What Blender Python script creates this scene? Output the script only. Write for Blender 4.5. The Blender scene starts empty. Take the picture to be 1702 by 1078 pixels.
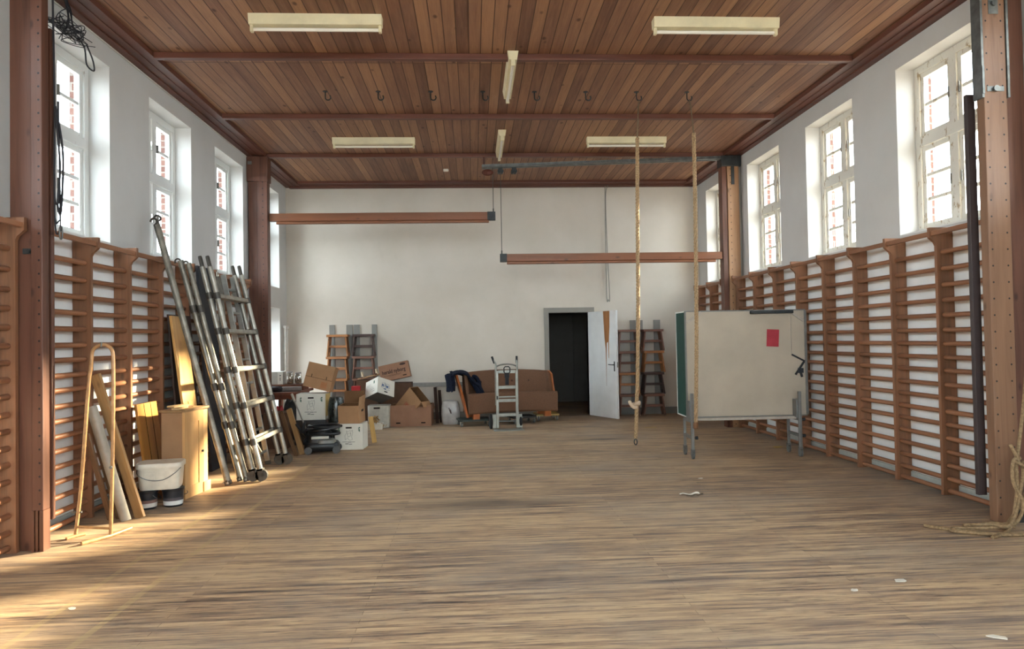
import bpy, bmesh, math, random
from mathutils import Vector, Matrix, Euler

rnd = random.Random(7)
scn = bpy.context.scene
col = scn.collection
PI = math.pi
def R(d): return math.radians(d)

# ------------------------------------------------------------------ camera
F_PX = 1159.94
CAM = Vector((3.5368, -13.4863, 1.5032))
pitch, yaw, roll = .0209, .0556, -.0176
cp, sp, cy, sy, cr, sr = (math.cos(pitch), math.sin(pitch), math.cos(yaw), math.sin(yaw), math.cos(roll), math.sin(roll))
fwd = Vector((sy * cp, cy * cp, sp)); rgt = Vector((cy, -sy, 0)); upv = rgt.cross(fwd)
rx, ux = cr * rgt + sr * upv, -sr * rgt + cr * upv
cd = bpy.data.cameras.new('camera')
cd.sensor_width = 36; cd.sensor_fit = 'HORIZONTAL'; cd.lens = F_PX / 1702 * 36
cd.clip_start = .05; cd.clip_end = 300
cam = bpy.data.objects.new('camera', cd); col.objects.link(cam)
cam.matrix_world = Matrix(((rx.x, ux.x, -fwd.x, CAM.x), (rx.y, ux.y, -fwd.y, CAM.y), (rx.z, ux.z, -fwd.z, CAM.z), (0, 0, 0, 1)))
scn.camera = cam

# ------------------------------------------------------------------ colour management, light
scn.view_settings.view_transform = 'Standard'
scn.view_settings.look = 'None'
scn.view_settings.exposure = 0.82
scn.view_settings.gamma = 1
scn.view_settings.use_curve_mapping = False
scn.cycles.use_denoising = True
scn.cycles.max_bounces = 14
scn.cycles.diffuse_bounces = 10
scn.cycles.transparent_max_bounces = 24
scn.cycles.sample_clamp_indirect = 6

SKY_STRENGTH = 12.5
SUN_STRENGTH = 42.0
w = bpy.data.worlds.new('sky'); scn.world = w; w.use_nodes = True
wn, wl = w.node_tree.nodes, w.node_tree.links
bg = wn['Background']
tc = wn.new('ShaderNodeTexCoord'); nz = wn.new('ShaderNodeTexNoise'); nz.inputs['Scale'].default_value = 2.2; nz.inputs['Detail'].default_value = 5
rp = wn.new('ShaderNodeValToRGB'); rp.color_ramp.elements[0].position = .35; rp.color_ramp.elements[1].position = .65
rp.color_ramp.elements[0].color = (.70, .84, 1, 1); rp.color_ramp.elements[1].color = (.90, .95, 1, 1)
wl.new(tc.outputs['Generated'], nz.inputs['Vector']); wl.new(nz.outputs['Fac'], rp.inputs['Fac']); wl.new(rp.outputs['Color'], bg.inputs['Color'])
bg.inputs['Strength'].default_value = SKY_STRENGTH

sd = bpy.data.lights.new('sun', 'SUN'); sd.energy = SUN_STRENGTH; sd.angle = R(2.6); sd.color = (1.0, .82, .57)
sun = bpy.data.objects.new('sun', sd); col.objects.link(sun)
sun_dir = Vector((-1, -.62, -.365)).normalized()
sun.rotation_euler = sun_dir.to_track_quat('-Z', 'Y').to_euler(); sun.location = (20, 8, 9)

# window rows: far-to-near, the same on both long walls
WIN_Y = [(-1.66, -.48), (-3.66, -2.48), (-5.62, -4.47), (-7.62, -6.46), (-9.58, -8.42), (-11.56, -10.4), (-13.54, -12.38), (-15.52, -14.36)]
WZ0, WZ1 = 2.5, 4.25
ADDED_FRONT_X = [(.8, 2.3), (2.5, 4.0), (4.2, 5.7), (5.9, 7.4)]      # unseen tall windows, added behind the viewer to brighten the hall
FZ0, FZ1 = 1.3, 4.1
LEN = -16.6
for sgn, X in ((1, -.30), (-1, 8.30)):
    for (a, b) in WIN_Y:
        pl = bpy.data.lights.new('daylight_portal', 'AREA'); pl.shape = 'RECTANGLE'; pl.size = WZ1 - WZ0; pl.size_y = b - a
        pl.cycles.is_portal = True
        po = bpy.data.objects.new('daylight_portal', pl); col.objects.link(po)
        po.location = (X, (a + b) / 2, (WZ0 + WZ1) / 2); po.rotation_euler = (0, -sgn * PI / 2, 0)

for (a, b) in ADDED_FRONT_X:
    pl = bpy.data.lights.new('daylight_portal', 'AREA'); pl.shape = 'RECTANGLE'; pl.size = b - a; pl.size_y = FZ1 - FZ0; pl.cycles.is_portal = True
    po = bpy.data.objects.new('daylight_portal', pl); col.objects.link(po); po.location = ((a + b) / 2, LEN - .15, (FZ0 + FZ1) / 2); po.rotation_euler = (-PI / 2, 0, 0)

# ------------------------------------------------------------------ mesh helpers
class MB:
    def __init__(s): s.bm = bmesh.new()
    def _x(s, verts, M):
        if M is not None:
            for v in verts: v.co = M @ v.co
    def box(s, c, d, rot=None, bev=0):
        r = bmesh.ops.create_cube(s.bm, size=1)
        vs = r['verts']
        for v in vs: v.co = Vector((v.co.x * d[0], v.co.y * d[1], v.co.z * d[2]))
        if bev > 0:
            es = list({e for v in vs for e in v.link_edges})
            bb = bmesh.ops.bevel(s.bm, geom=es, offset=min(bev, min(d) * .45), segments=2, affect='EDGES', profile=.6)
            vs = list({v for f in bb['faces'] for v in f.verts} | {v for v in vs if v.is_valid})
        M = Matrix.Translation(Vector(c))
        if rot is not None: M = M @ (rot.to_4x4() if isinstance(rot, Matrix) else Euler(rot).to_matrix().to_4x4())
        s._x(vs, M); return s
    def b2(s, lo, hi, bev=0):
        return s.box([(a + b) / 2 for a, b in zip(lo, hi)], [abs(b - a) for a, b in zip(lo, hi)], None, bev)
    def bar(s, p0, p1, wx, wy, side=(1, 0, 0), bev=0):
        p0, p1 = Vector(p0), Vector(p1); z = (p1 - p0).normalized(); x = Vector(side); x = (x - z * x.dot(z)).normalized(); y = z.cross(x)
        M = Matrix((x, y, z)).transposed()
        return s.box((p0 + p1) / 2, (wx, wy, (p1 - p0).length), M, bev)
    def tube(s, pts, r, seg=8, closed=False, caps=True):
        pts = [Vector(p) for p in pts]; n = len(pts)
        rs = r if isinstance(r, (list, tuple)) else [r] * n
        T = []
        for i in range(n):
            a = pts[(i - 1) % n] if (closed or i > 0) else pts[i]; b = pts[(i + 1) % n] if (closed or i < n - 1) else pts[i]
            T.append((b - a).normalized())
        nrm = T[0].orthogonal().normalized(); rings = []
        for i in range(n):
            nrm = (nrm - T[i] * nrm.dot(T[i]));
            nrm = nrm.normalized() if nrm.length > 1e-6 else T[i].orthogonal().normalized()
            bn = T[i].cross(nrm)
            rings.append([s.bm.verts.new(pts[i] + (nrm * math.cos(2 * PI * k / seg) + bn * math.sin(2 * PI * k / seg)) * rs[i]) for k in range(seg)])
        m = n if closed else n - 1
        for i in range(m):
            A, B = rings[i], rings[(i + 1) % n]
            for k in range(seg): s.bm.faces.new((A[k], A[(k + 1) % seg], B[(k + 1) % seg], B[k]))
        if caps and not closed:
            s.bm.faces.new(list(reversed(rings[0]))); s.bm.faces.new(rings[-1])
        return s
    def cyl(s, p0, p1, r, seg=14): return s.tube([p0, p1], r, seg)
    def lathe(s, prof, c=(0, 0, 0), seg=20, M=None, sx=1, sy=1):
        c = Vector(c); rings = []
        for (r, z) in prof:
            if r < 1e-5: rings.append([s.bm.verts.new((0, 0, z))])
            else: rings.append([s.bm.verts.new((r * sx * math.cos(2 * PI * k / seg), r * sy * math.sin(2 * PI * k / seg), z)) for k in range(seg)])
        for A, B in zip(rings, rings[1:]):
            for k in range(seg):
                k2 = (k + 1) % seg
                if len(A) == 1 and len(B) == 1: continue
                if len(A) == 1: s.bm.faces.new((A[0], B[k2], B[k]))
                elif len(B) == 1: s.bm.faces.new((A[k], A[k2], B[0]))
                else: s.bm.faces.new((A[k], A[k2], B[k2], B[k]))
        MM = Matrix.Translation(c) @ (M.to_4x4() if M is not None else Matrix.Identity(4))
        s._x([v for r_ in rings for v in r_], MM); return s
    def prism(s, poly, h0, h1, M=None):
        A = [s.bm.verts.new((p[0], p[1], h0)) for p in poly]; B = [s.bm.verts.new((p[0], p[1], h1)) for p in poly]
        n = len(poly)
        s.bm.faces.new(list(reversed(A))); s.bm.faces.new(B)
        for k in range(n): s.bm.faces.new((A[k], A[(k + 1) % n], B[(k + 1) % n], B[k]))
        s._x(A + B, M.to_4x4() if M is not None else None); return s
    def grid(s, fn, nu, nv, thick=0, closed_u=False):
        V = [[s.bm.verts.new(fn(i / nu, j / nv)) for j in range(nv + 1)] for i in range(nu + 1)]
        fs = []
        for i in range(nu):
            for j in range(nv): fs.append(s.bm.faces.new((V[i][j], V[i + 1][j], V[i + 1][j + 1], V[i][j + 1])))
        if thick:
            for f in fs: f.normal_update()
            N = [[V[i][j].normal.copy() for j in range(nv + 1)] for i in range(nu + 1)]
            for i in range(nu + 1):
                for j in range(nv + 1): V[i][j].normal_update(); N[i][j] = V[i][j].normal.copy()
            U = [[s.bm.verts.new(V[i][j].co - N[i][j] * thick) for j in range(nv + 1)] for i in range(nu + 1)]
            for i in range(nu):
                for j in range(nv): s.bm.faces.new((U[i][j + 1], U[i + 1][j + 1], U[i + 1][j], U[i][j]))
            rim = [(i, 0) for i in range(nu)] + [(nu, j) for j in range(nv)] + [(i, nv) for i in range(nu, 0, -1)] + [(0, j) for j in range(nv, 0, -1)]
            for a, b in zip(rim, rim[1:] + rim[:1]): s.bm.faces.new((V[b[0]][b[1]], V[a[0]][a[1]], U[a[0]][a[1]], U[b[0]][b[1]]))
        return s
    def build(s, name, mat, parent=None, smooth=False, loc=None, rot=None):
        bmesh.ops.recalc_face_normals(s.bm, faces=s.bm.faces)
        me = bpy.data.meshes.new(name); s.bm.to_mesh(me); s.bm.free()
        me.materials.append(mat)
        if smooth:
            for p in me.polygons: p.use_smooth = True
            try: me.set_sharp_from_angle(angle=R(40))
            except Exception: pass
        o = bpy.data.objects.new(name, me); col.objects.link(o)
        if parent is not None: o.parent = parent
        if loc is not None: o.location = loc
        if rot is not None: o.rotation_euler = rot
        return o

def tag(o, label, cat, group=None, kind=None):
    o['label'] = label; o['category'] = cat
    if group: o['group'] = group
    if kind: o['kind'] = kind
    return o
def struct(o): o['kind'] = 'structure'; return o
def thing(name, label, cat, loc=(0, 0, 0), rz=0, group=None, M=None):
    o = bpy.data.objects.new(name, None); o.empty_display_size = .1; col.objects.link(o)
    if M is not None: o.matrix_world = M
    else: o.location = loc; o.rotation_euler = (0, 0, rz)
    return tag(o, label, cat, group)
def copy_tree(o, label=None, parent=None, group=None):
    c = o.copy(); col.objects.link(c)
    if parent is not None: c.parent = parent
    if label: c['label'] = label
    if group: c['group'] = group
    for ch in list(o.children): copy_tree(ch, None, c)
    return c
def basis(origin, z, x):
    "matrix whose Z runs along z and X near x"
    z = Vector(z).normalized(); x = Vector(x); x = (x - z * x.dot(z)).normalized(); y = z.cross(x)
    M = Matrix((x, y, z)).transposed().to_4x4(); M.translation = Vector(origin); return M

# ------------------------------------------------------------------ materials
MATS = {}
def srgb(h):
    if isinstance(h, str):
        h = [int(h[i:i + 2], 16) / 255 for i in (0, 2, 4)]
    return tuple((c / 12.92 if c <= .04045 else ((c + .055) / 1.055) ** 2.4) for c in h) + (1,)
def newmat(name, rough=.6, spec=.3):
    m = bpy.data.materials.new(name); m.use_nodes = True
    n = m.node_tree.nodes; l = m.node_tree.links; b = n['Principled BSDF']
    b.inputs['Roughness'].default_value = rough; b.inputs['Specular IOR Level'].default_value = spec
    return m, n, l, b
def coords(n, l, scale=(1, 1, 1), rot=(0, 0, 0), src='Object'):
    tc = n.new('ShaderNodeTexCoord'); mp = n.new('ShaderNodeMapping'); l.new(tc.outputs[src], mp.inputs['Vector'])
    mp.inputs['Scale'].default_value = scale; mp.inputs['Rotation'].default_value = rot
    return mp.outputs['Vector']
def noise(n, l, vec, scale, detail=4, rough=.55, dist=0):
    t = n.new('ShaderNodeTexNoise'); l.new(vec, t.inputs['Vector'])
    t.inputs['Scale'].default_value = scale; t.inputs['Detail'].default_value = detail; t.inputs['Roughness'].default_value = rough; t.inputs['Distortion'].default_value = dist
    return t.outputs['Fac']
def ramp(n, l, fac, stops):
    r = n.new('ShaderNodeValToRGB'); e = r.color_ramp.elements
    while len(e) < len(stops): e.new(.5)
    for k, (p, c) in enumerate(stops): e[k].position = p; e[k].color = c if len(c) == 4 else tuple(c) + (1,)
    l.new(fac, r.inputs['Fac']); return r.outputs['Color']
def mix(n, l, fac, a, b, mode='MIX'):
    m = n.new('ShaderNodeMix'); m.data_type = 'RGBA'; m.blend_type = mode
    def put(sock, v):
        if hasattr(v, 'links'): l.new(v, sock)
        elif isinstance(v, (int, float)): sock.default_value = v
        else: sock.default_value = v
    put(m.inputs[0], fac); put(m.inputs[6], a); put(m.inputs[7], b)
    return m.outputs[2]
def math_(n, l, op, a, b=None):
    m = n.new('ShaderNodeMath'); m.operation = op
    for k, v in enumerate((a, b)):
        if v is None: continue
        if hasattr(v, 'links'): l.new(v, m.inputs[k])
        else: m.inputs[k].default_value = v
    return m.outputs[0]
def bump(n, l, b, h, strength=.3, dist=.01):
    u = n.new('ShaderNodeBump'); u.inputs['Strength'].default_value = strength; u.inputs['Distance'].default_value = dist
    l.new(h, u.inputs['Height']); l.new(u.outputs['Normal'], b.inputs['Normal'])
def var(n, l, c, amt=.25):
    "each object its own slight lightness"
    oi = n.new('ShaderNodeObjectInfo'); hs = n.new('ShaderNodeHueSaturation')
    v = math_(n, l, 'MULTIPLY_ADD', oi.outputs['Random'], amt); v.node.inputs[2].default_value = 1 - amt / 2
    l.new(v, hs.inputs['Value']); l.new(c, hs.inputs['Color']); return hs.outputs['Color']
def flat(name, c, rough=.6, metal=0, spec=.3, nscale=18, amt=.06, bmp=.0):
    if name in MATS: return MATS[name]
    m, n, l, b = newmat(name, rough, spec); c = srgb(c)
    f = noise(n, l, coords(n, l), nscale, 5)
    d = tuple(x * (1 - amt * 2.2) for x in c[:3]) + (1,); e = tuple(min(1, x * (1 + amt)) for x in c[:3]) + (1,)
    l.new(ramp(n, l, f, [(.3, d), (.7, e)]), b.inputs['Base Color']); b.inputs['Metallic'].default_value = metal
    if bmp: bump(n, l, b, f, bmp, .004)
    MATS[name] = m; return m
AX = {'X': (.06, 1, 1), 'Y': (1, .06, 1), 'Z': (1, 1, .06)}
def wood(name, light, dark, axis='Z', scale=22, rough=.45, amt=.3, knots=True, spec=.35, holes=None):
    if name in MATS: return MATS[name]
    m, n, l, b = newmat(name, rough, spec)
    oi = n.new('ShaderNodeObjectInfo'); tc = n.new('ShaderNodeTexCoord'); ad = n.new('ShaderNodeVectorMath'); ad.operation = 'ADD'
    mu = n.new('ShaderNodeVectorMath'); mu.operation = 'SCALE'; mu.inputs[0].default_value = (31, 17, 23); l.new(oi.outputs['Random'], mu.inputs['Scale'])
    l.new(tc.outputs['Object'], ad.inputs[0]); l.new(mu.outputs[0], ad.inputs[1])
    mp = n.new('ShaderNodeMapping'); l.new(ad.outputs[0], mp.inputs['Vector']); mp.inputs['Scale'].default_value = AX[axis]
    f = noise(n, l, mp.outputs['Vector'], scale, 6, .6, .6); g = noise(n, l, mp.outputs['Vector'], scale * 5, 3, .7)
    L, D = srgb(light), srgb(dark)
    c = ramp(n, l, f, [(.28, D), (.5, tuple((a + 2 * q) / 3 for a, q in zip(D, L))), (.72, L)])
    c = mix(n, l, math_(n, l, 'MULTIPLY', g, .35), c, D)
    if knots:
        mp2 = n.new('ShaderNodeMapping'); l.new(ad.outputs[0], mp2.inputs['Vector']); s = AX[axis]; mp2.inputs['Scale'].default_value = tuple(.5 if q < .5 else 1 for q in s)
        vo = n.new('ShaderNodeTexVoronoi'); vo.inputs['Scale'].default_value = 5.5; l.new(mp2.outputs['Vector'], vo.inputs['Vector'])
        k = ramp(n, l, vo.outputs['Distance'], [(.05, (1, 1, 1)), (.13, (0, 0, 0))])
        c = mix(n, l, math_(n, l, 'MULTIPLY', k, .65), c, tuple(q * .35 for q in D[:3]) + (1,))
    c = var(n, l, c, amt)
    for (hx, hp, hr) in (holes or ()):
        sp_ = n.new('ShaderNodeSeparateXYZ'); l.new(tc.outputs['Object'], sp_.inputs[0])
        dz = math_(n, l, 'SUBTRACT', math_(n, l, 'MODULO', sp_.outputs['Z'], hp), hp / 2); dx = math_(n, l, 'SUBTRACT', sp_.outputs['X'], hx)
        rr_ = math_(n, l, 'SQRT', math_(n, l, 'ADD', math_(n, l, 'MULTIPLY', dx, dx), math_(n, l, 'MULTIPLY', dz, dz)))
        c = mix(n, l, math_(n, l, 'LESS_THAN', rr_, hr), c, (.012, .008, .006, 1))
    l.new(c, b.inputs['Base Color']); bump(n, l, b, g, .12, .003)
    MATS[name] = m; return m

def mat_floor():
    m, n, l, b = newmat('worn_floorboards', .62, .25)
    v = coords(n, l)
    br = n.new('ShaderNodeTexBrick'); l.new(v, br.inputs['Vector'])
    br.inputs['Scale'].default_value = 1; br.inputs['Brick Width'].default_value = 2.9; br.inputs['Row Height'].default_value = .058; br.inputs['Mortar Size'].default_value = .0022; br.inputs['Mortar Smooth'].default_value = .3
    br.inputs['Color1'].default_value = (0, 0, 0, 1); br.inputs['Color2'].default_value = (1, 1, 1, 1); br.inputs['Mortar'].default_value = (.5, .5, .5, 1); br.offset = .37
    vs = coords(n, l, (.85, 15, 1)); vf = coords(n, l, (2.2, 55, 1))
    a = noise(n, l, vs, 1.6, 6, .66, .25); g = noise(n, l, vf, 1.7, 5, .7); big = noise(n, l, coords(n, l, (.4, .7, 1)), 1.0, 4, .6); spk = noise(n, l, coords(n, l, (1.3, 17, 1)), 2.6, 5, .7)
    t = math_(n, l, 'ADD', math_(n, l, 'MULTIPLY', a, .62), math_(n, l, 'MULTIPLY', br.outputs['Color'], .07))
    t = math_(n, l, 'ADD', t, math_(n, l, 'MULTIPLY', g, .30)); t = math_(n, l, 'ADD', t, math_(n, l, 'MULTIPLY', big, .20))
    c = ramp(n, l, t, [(.45, srgb('4a3f3a')), (.515, srgb('7d6a5a')), (.575, srgb('a3886d')), (.66, srgb('c3a884'))])
    c = mix(n, l, ramp(n, l, spk, [(.55, (0, 0, 0)), (.66, (.8, .8, .8))]), c, srgb('4e443f'))
    c = mix(n, l, ramp(n, l, noise(n, l, coords(n, l, (.5, .9, 1)), 1.3, 5, .65), [(.45, (0, 0, 0)), (.7, (.55, .55, .55))]), c, srgb('94897d'))
    c = mix(n, l, ramp(n, l, noise(n, l, coords(n, l, (1.1, 5, 1)), 1.3, 5, .65), [(.54, (0, 0, 0)), (.70, (.55, .55, .55))]), c, srgb('5d5049'))
    # grey worn margin under the wall bars
    sx = n.new('ShaderNodeSeparateXYZ'); l.new(coords(n, l), sx.inputs[0])
    e = math_(n, l, 'ABSOLUTE', math_(n, l, 'SUBTRACT', sx.outputs['X'], 4.0)); e = math_(n, l, 'ADD', e, math_(n, l, 'MULTIPLY', a, .5))
    c = mix(n, l, ramp(n, l, math_(n, l, 'MULTIPLY', e, .2), [(.76, (0, 0, 0)), (.86, (.75, .75, .75))]), c, srgb('7a736a'))
    # court lines, rubbed thin
    for x0 in (1.155, 1.5):
        d = math_(n, l, 'ABSOLUTE', math_(n, l, 'SUBTRACT', sx.outputs['X'], x0))
        k = math_(n, l, 'LESS_THAN', d, .022); wv = ramp(n, l, a, [(.36, (.15, .15, .15)), (.6, (.75, .75, .75))])
        c = mix(n, l, math_(n, l, 'MULTIPLY', k, math_(n, l, 'MULTIPLY', wv, .8)), c, srgb('b5a176'))
    # dark stain in the middle of the hall
    dv = n.new('ShaderNodeVectorMath'); dv.operation = 'DISTANCE'; dv.inputs[1].default_value = (1.15, -7.05, 0)
    mp = n.new('ShaderNodeMapping'); l.new(coords(n, l), mp.inputs['Vector']); mp.inputs['Scale'].default_value = (.32, 1, 1); l.new(mp.outputs['Vector'], dv.inputs[0])
    st = math_(n, l, 'ADD', dv.outputs['Value'], math_(n, l, 'MULTIPLY', a, .4))
    c = mix(n, l, ramp(n, l, st, [(.25, (.6, .6, .6)), (.52, (0, 0, 0))]), c, srgb('3f342b'))
    dv = n.new('ShaderNodeVectorMath'); dv.operation = 'DISTANCE'; dv.inputs[1].default_value = (1.72, -3.2, 0); l.new(mp.outputs['Vector'], dv.inputs[0])
    st = math_(n, l, 'ADD', dv.outputs['Value'], math_(n, l, 'MULTIPLY', a, .4))
    c = mix(n, l, ramp(n, l, st, [(.2, (.6, .6, .6)), (.4, (0, 0, 0))]), c, srgb('40362e'))
    c = mix(n, l, math_(n, l, 'MULTIPLY', br.outputs['Fac'], .4), c, srgb('332b25'))
    l.new(c, b.inputs['Base Color'])
    l.new(ramp(n, l, a, [(.3, (.42, .42, .42)), (.7, (.7, .7, .7))]), b.inputs['Roughness'])
    bump(n, l, b, math_(n, l, 'SUBTRACT', g, br.outputs['Fac']), .22, .004)
    return m
def mat_ceiling():
    m, n, l, b = newmat('ceiling_boards', .55, .25)
    v = coords(n, l, (1, 1, 1), (0, 0, PI / 2))
    br = n.new('ShaderNodeTexBrick'); l.new(v, br.inputs['Vector'])
    br.inputs['Scale'].default_value = 1; br.inputs['Brick Width'].default_value = 1.97; br.inputs['Row Height'].default_value = .122; br.inputs['Mortar Size'].default_value = .006; br.inputs['Mortar Smooth'].default_value = .3; br.offset = 0
    br.inputs['Color1'].default_value = (0, 0, 0, 1); br.inputs['Color2'].default_value = (1, 1, 1, 1); br.inputs['Mortar'].default_value = (.5, .5, .5, 1)
    a = noise(n, l, coords(n, l, (9, .5, 1)), 2.4, 6, .6, .5); g = noise(n, l, coords(n, l, (40, 2, 1)), 2, 4, .6); big = noise(n, l, coords(n, l), .7, 4)
    t = math_(n, l, 'ADD', math_(n, l, 'MULTIPLY', a, .45), math_(n, l, 'MULTIPLY', br.outputs['Color'], .3)); t = math_(n, l, 'ADD', t, math_(n, l, 'MULTIPLY', g, .2)); t = math_(n, l, 'ADD', t, math_(n, l, 'MULTIPLY', big, .2))
    c = ramp(n, l, t, [(.36, srgb('664636')), (.55, srgb('845f49')), (.75, srgb('a07859'))])
    vo = n.new('ShaderNodeTexVoronoi'); vo.inputs['Scale'].default_value = 4.2; l.new(coords(n, l, (1, .55, 1)), vo.inputs['Vector'])
    k = ramp(n, l, vo.outputs['Distance'], [(.05, (1, 1, 1)), (.11, (0, 0, 0))])
    c = mix(n, l, math_(n, l, 'MULTIPLY', k, .75), c, srgb('3d2416'))
    c = mix(n, l, math_(n, l, 'MULTIPLY', br.outputs['Fac'], .8), c, srgb('3a2215'))
    l.new(c, b.inputs['Base Color']); bump(n, l, b, math_(n, l, 'SUBTRACT', g, math_(n, l, 'MULTIPLY', br.outputs['Fac'], 2)), .3, .006)
    return m
def mat_plaster(name, c0, c1, bs=.15):
    m, n, l, b = newmat(name, .85, .15)
    v = coords(n, l); f = noise(n, l, v, .9, 5, .6); g = noise(n, l, v, 14, 6, .65); h = noise(n, l, coords(n, l, (1, 1, .35)), 3.2, 5, .6)
    c = ramp(n, l, f, [(.3, srgb(c0)), (.7, srgb(c1))])
    c = mix(n, l, ramp(n, l, h, [(.62, (0, 0, 0)), (.8, (.22, .22, .22))]), c, srgb('a39b8e'))
    l.new(c, b.inputs['Base Color']); bump(n, l, b, g, bs, .006); return m
def mat_brick():
    m, n, l, b = newmat('red_brick', .85, .2)
    br = n.new('ShaderNodeTexBrick'); 
    tc = n.new('ShaderNodeTexCoord'); sx = n.new('ShaderNodeSeparateXYZ'); l.new(tc.outputs['Object'], sx.inputs[0]); cb = n.new('ShaderNodeCombineXYZ')
    l.new(math_(n, l, 'ADD', sx.outputs['X'], sx.outputs['Y']), cb.inputs['X']); l.new(sx.outputs['Z'], cb.inputs['Y']); l.new(cb.outputs[0], br.inputs['Vector'])
    br.inputs['Scale'].default_value = 1; br.inputs['Brick Width'].default_value = .24; br.inputs['Row Height'].default_value = .08; br.inputs['Mortar Size'].default_value = .008
    br.inputs['Color1'].default_value = srgb('4f332c'); br.inputs['Color2'].default_value = srgb('61443b'); br.inputs['Mortar'].default_value = srgb('726c65')
    l.new(br.outputs['Color'], b.inputs['Base Color']); return m
def mat_frame(name, base, chip, amount):
    m, n, l, b = newmat(name, .5, .3)
    f = noise(n, l, coords(n, l, (1, 1, .4)), 16, 6, .7)
    l.new(ramp(n, l, f, [(amount, srgb(chip)), (amount + .06, srgb(base))]), b.inputs['Base Color']); bump(n, l, b, f, .2, .004); return m
def mat_glass(name='window_glass', tint=(.96, .98, .97), gl=.06):
    m = bpy.data.materials.new(name); m.use_nodes = True; n = m.node_tree.nodes; l = m.node_tree.links
    n.remove(n['Principled BSDF']); o = n['Material Output']
    t = n.new('ShaderNodeBsdfTransparent'); t.inputs['Color'].default_value = tint + (1,)
    g = n.new('ShaderNodeBsdfGlossy'); g.inputs['Roughness'].default_value = .03
    x = n.new('ShaderNodeMixShader'); x.inputs['Fac'].default_value = gl
    l.new(t.outputs[0], x.inputs[1]); l.new(g.outputs[0], x.inputs[2]); l.new(x.outputs[0], o.inputs['Surface']); return m

M_FLOOR = mat_floor(); M_CEIL = mat_ceiling()
M_WALL = mat_plaster('white_wall_paint', 'c4bcae', 'd1c9bd')
M_WALLS = mat_plaster('white_side_wall_paint', 'bdbbb6', 'c8c6c2', .10)
M_BRICK = mat_brick(); M_GLASS = mat_glass()
M_WFRAME = mat_frame('white_window_paint', 'd8d8d4', '9a8f80', .30)
M_WFRAME_OLD = mat_frame('flaking_window_paint', 'd2cec3', 'a08c70', .37)
M_TRIM = wood('red_brown_trim', '6f4334', '513026', 'X', 14, .45, .1, False)
M_TRIMY = wood('red_brown_trim_lengthwise', '6f4334', '513026', 'Y', 14, .45, .1, False)
M_GREY = flat('grey_paint', '8b8880', .6, 0, .3, 3, .03)

# ------------------------------------------------------------------ the room
def wall_with_holes(mb, axis, lo, hi, u0, u1, z0, z1, holes):
    us = sorted({u0, u1} | {h[0] for h in holes} | {h[1] for h in holes})
    for a, b in zip(us, us[1:]):
        zs = [z0, z1]; hs = [h for h in holes if h[0] <= a + 1e-6 and h[1] >= b - 1e-6]
        spans = []; z = z0
        for h in sorted(hs, key=lambda q: q[2]):
            if h[2] > z + 1e-6: spans.append((z, h[2]))
            z = h[3]
        if z < z1 - 1e-6: spans.append((z, z1))
        for (p, q) in spans:
            if axis == 'Y': mb.b2((lo, a, p), (hi, b, q))
            else: mb.b2((a, lo, p), (b, hi, q))
    return mb
HOLES = [(a, b, WZ0, WZ1) for a, b in WIN_Y]
DOOR2 = (-1.66, -.48, -.001, 2.14)
CEIL = 4.52
struct(MB().b2((-.6, LEN - .4, -.12), (8.6, 3.2, 0)).build('floor', M_FLOOR))
struct(MB().b2((-.6, LEN - .4, CEIL), (8.6, .4, CEIL + .12)).build('ceiling', M_CEIL))
struct(wall_with_holes(MB(), 'Y', -.28, 0, LEN, .0, 0, CEIL, HOLES + [DOOR2]).build('wall_left', M_WALLS))
struct(wall_with_holes(MB(), 'Y', 8, 8.28, LEN, .0, 0, CEIL, HOLES).build('wall_right', M_WALLS))
HO = [(a + .03, b - .03, c + .02, d - .03) for a, b, c, d in HOLES]
struct(wall_with_holes(MB(), 'Y', -.365, -.28, LEN - .4, .4, -.12, CEIL + .5, HO + [DOOR2]).build('wall_left_outside', M_BRICK))
struct(wall_with_holes(MB(), 'Y', 8.28, 8.365, LEN - .4, .4, -.12, CEIL + .5, HO).build('wall_right_outside', M_BRICK))
struct(wall_with_holes(MB(), 'X', 0, .28, -.28, 8.28, 0, CEIL, [(5.0, 5.79, -.001, 2.0)]).build('wall_back', M_WALL))
struct(wall_with_holes(MB(), 'X', LEN - .28, LEN, -.28, 8.28, 0, CEIL, [(a, b, FZ0, FZ1) for a, b in ADDED_FRONT_X]).build('wall_front', M_WALL))
# dark hallway beyond the back door
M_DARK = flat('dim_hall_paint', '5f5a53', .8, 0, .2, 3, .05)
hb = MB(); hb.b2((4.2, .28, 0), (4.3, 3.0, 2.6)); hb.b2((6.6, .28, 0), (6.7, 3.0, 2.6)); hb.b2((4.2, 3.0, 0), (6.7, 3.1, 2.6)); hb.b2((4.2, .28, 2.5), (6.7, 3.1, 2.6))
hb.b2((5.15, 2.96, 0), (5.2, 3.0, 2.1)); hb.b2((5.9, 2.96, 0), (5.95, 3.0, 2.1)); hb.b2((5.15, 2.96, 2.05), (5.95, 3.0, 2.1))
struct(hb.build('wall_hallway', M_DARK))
struct(MB().b2((-30, -40, -.5), (40, 40, -.13)).build('ground', flat('outside_paving', '8d8680', .9, 0, .1, 3, .1)))
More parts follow.
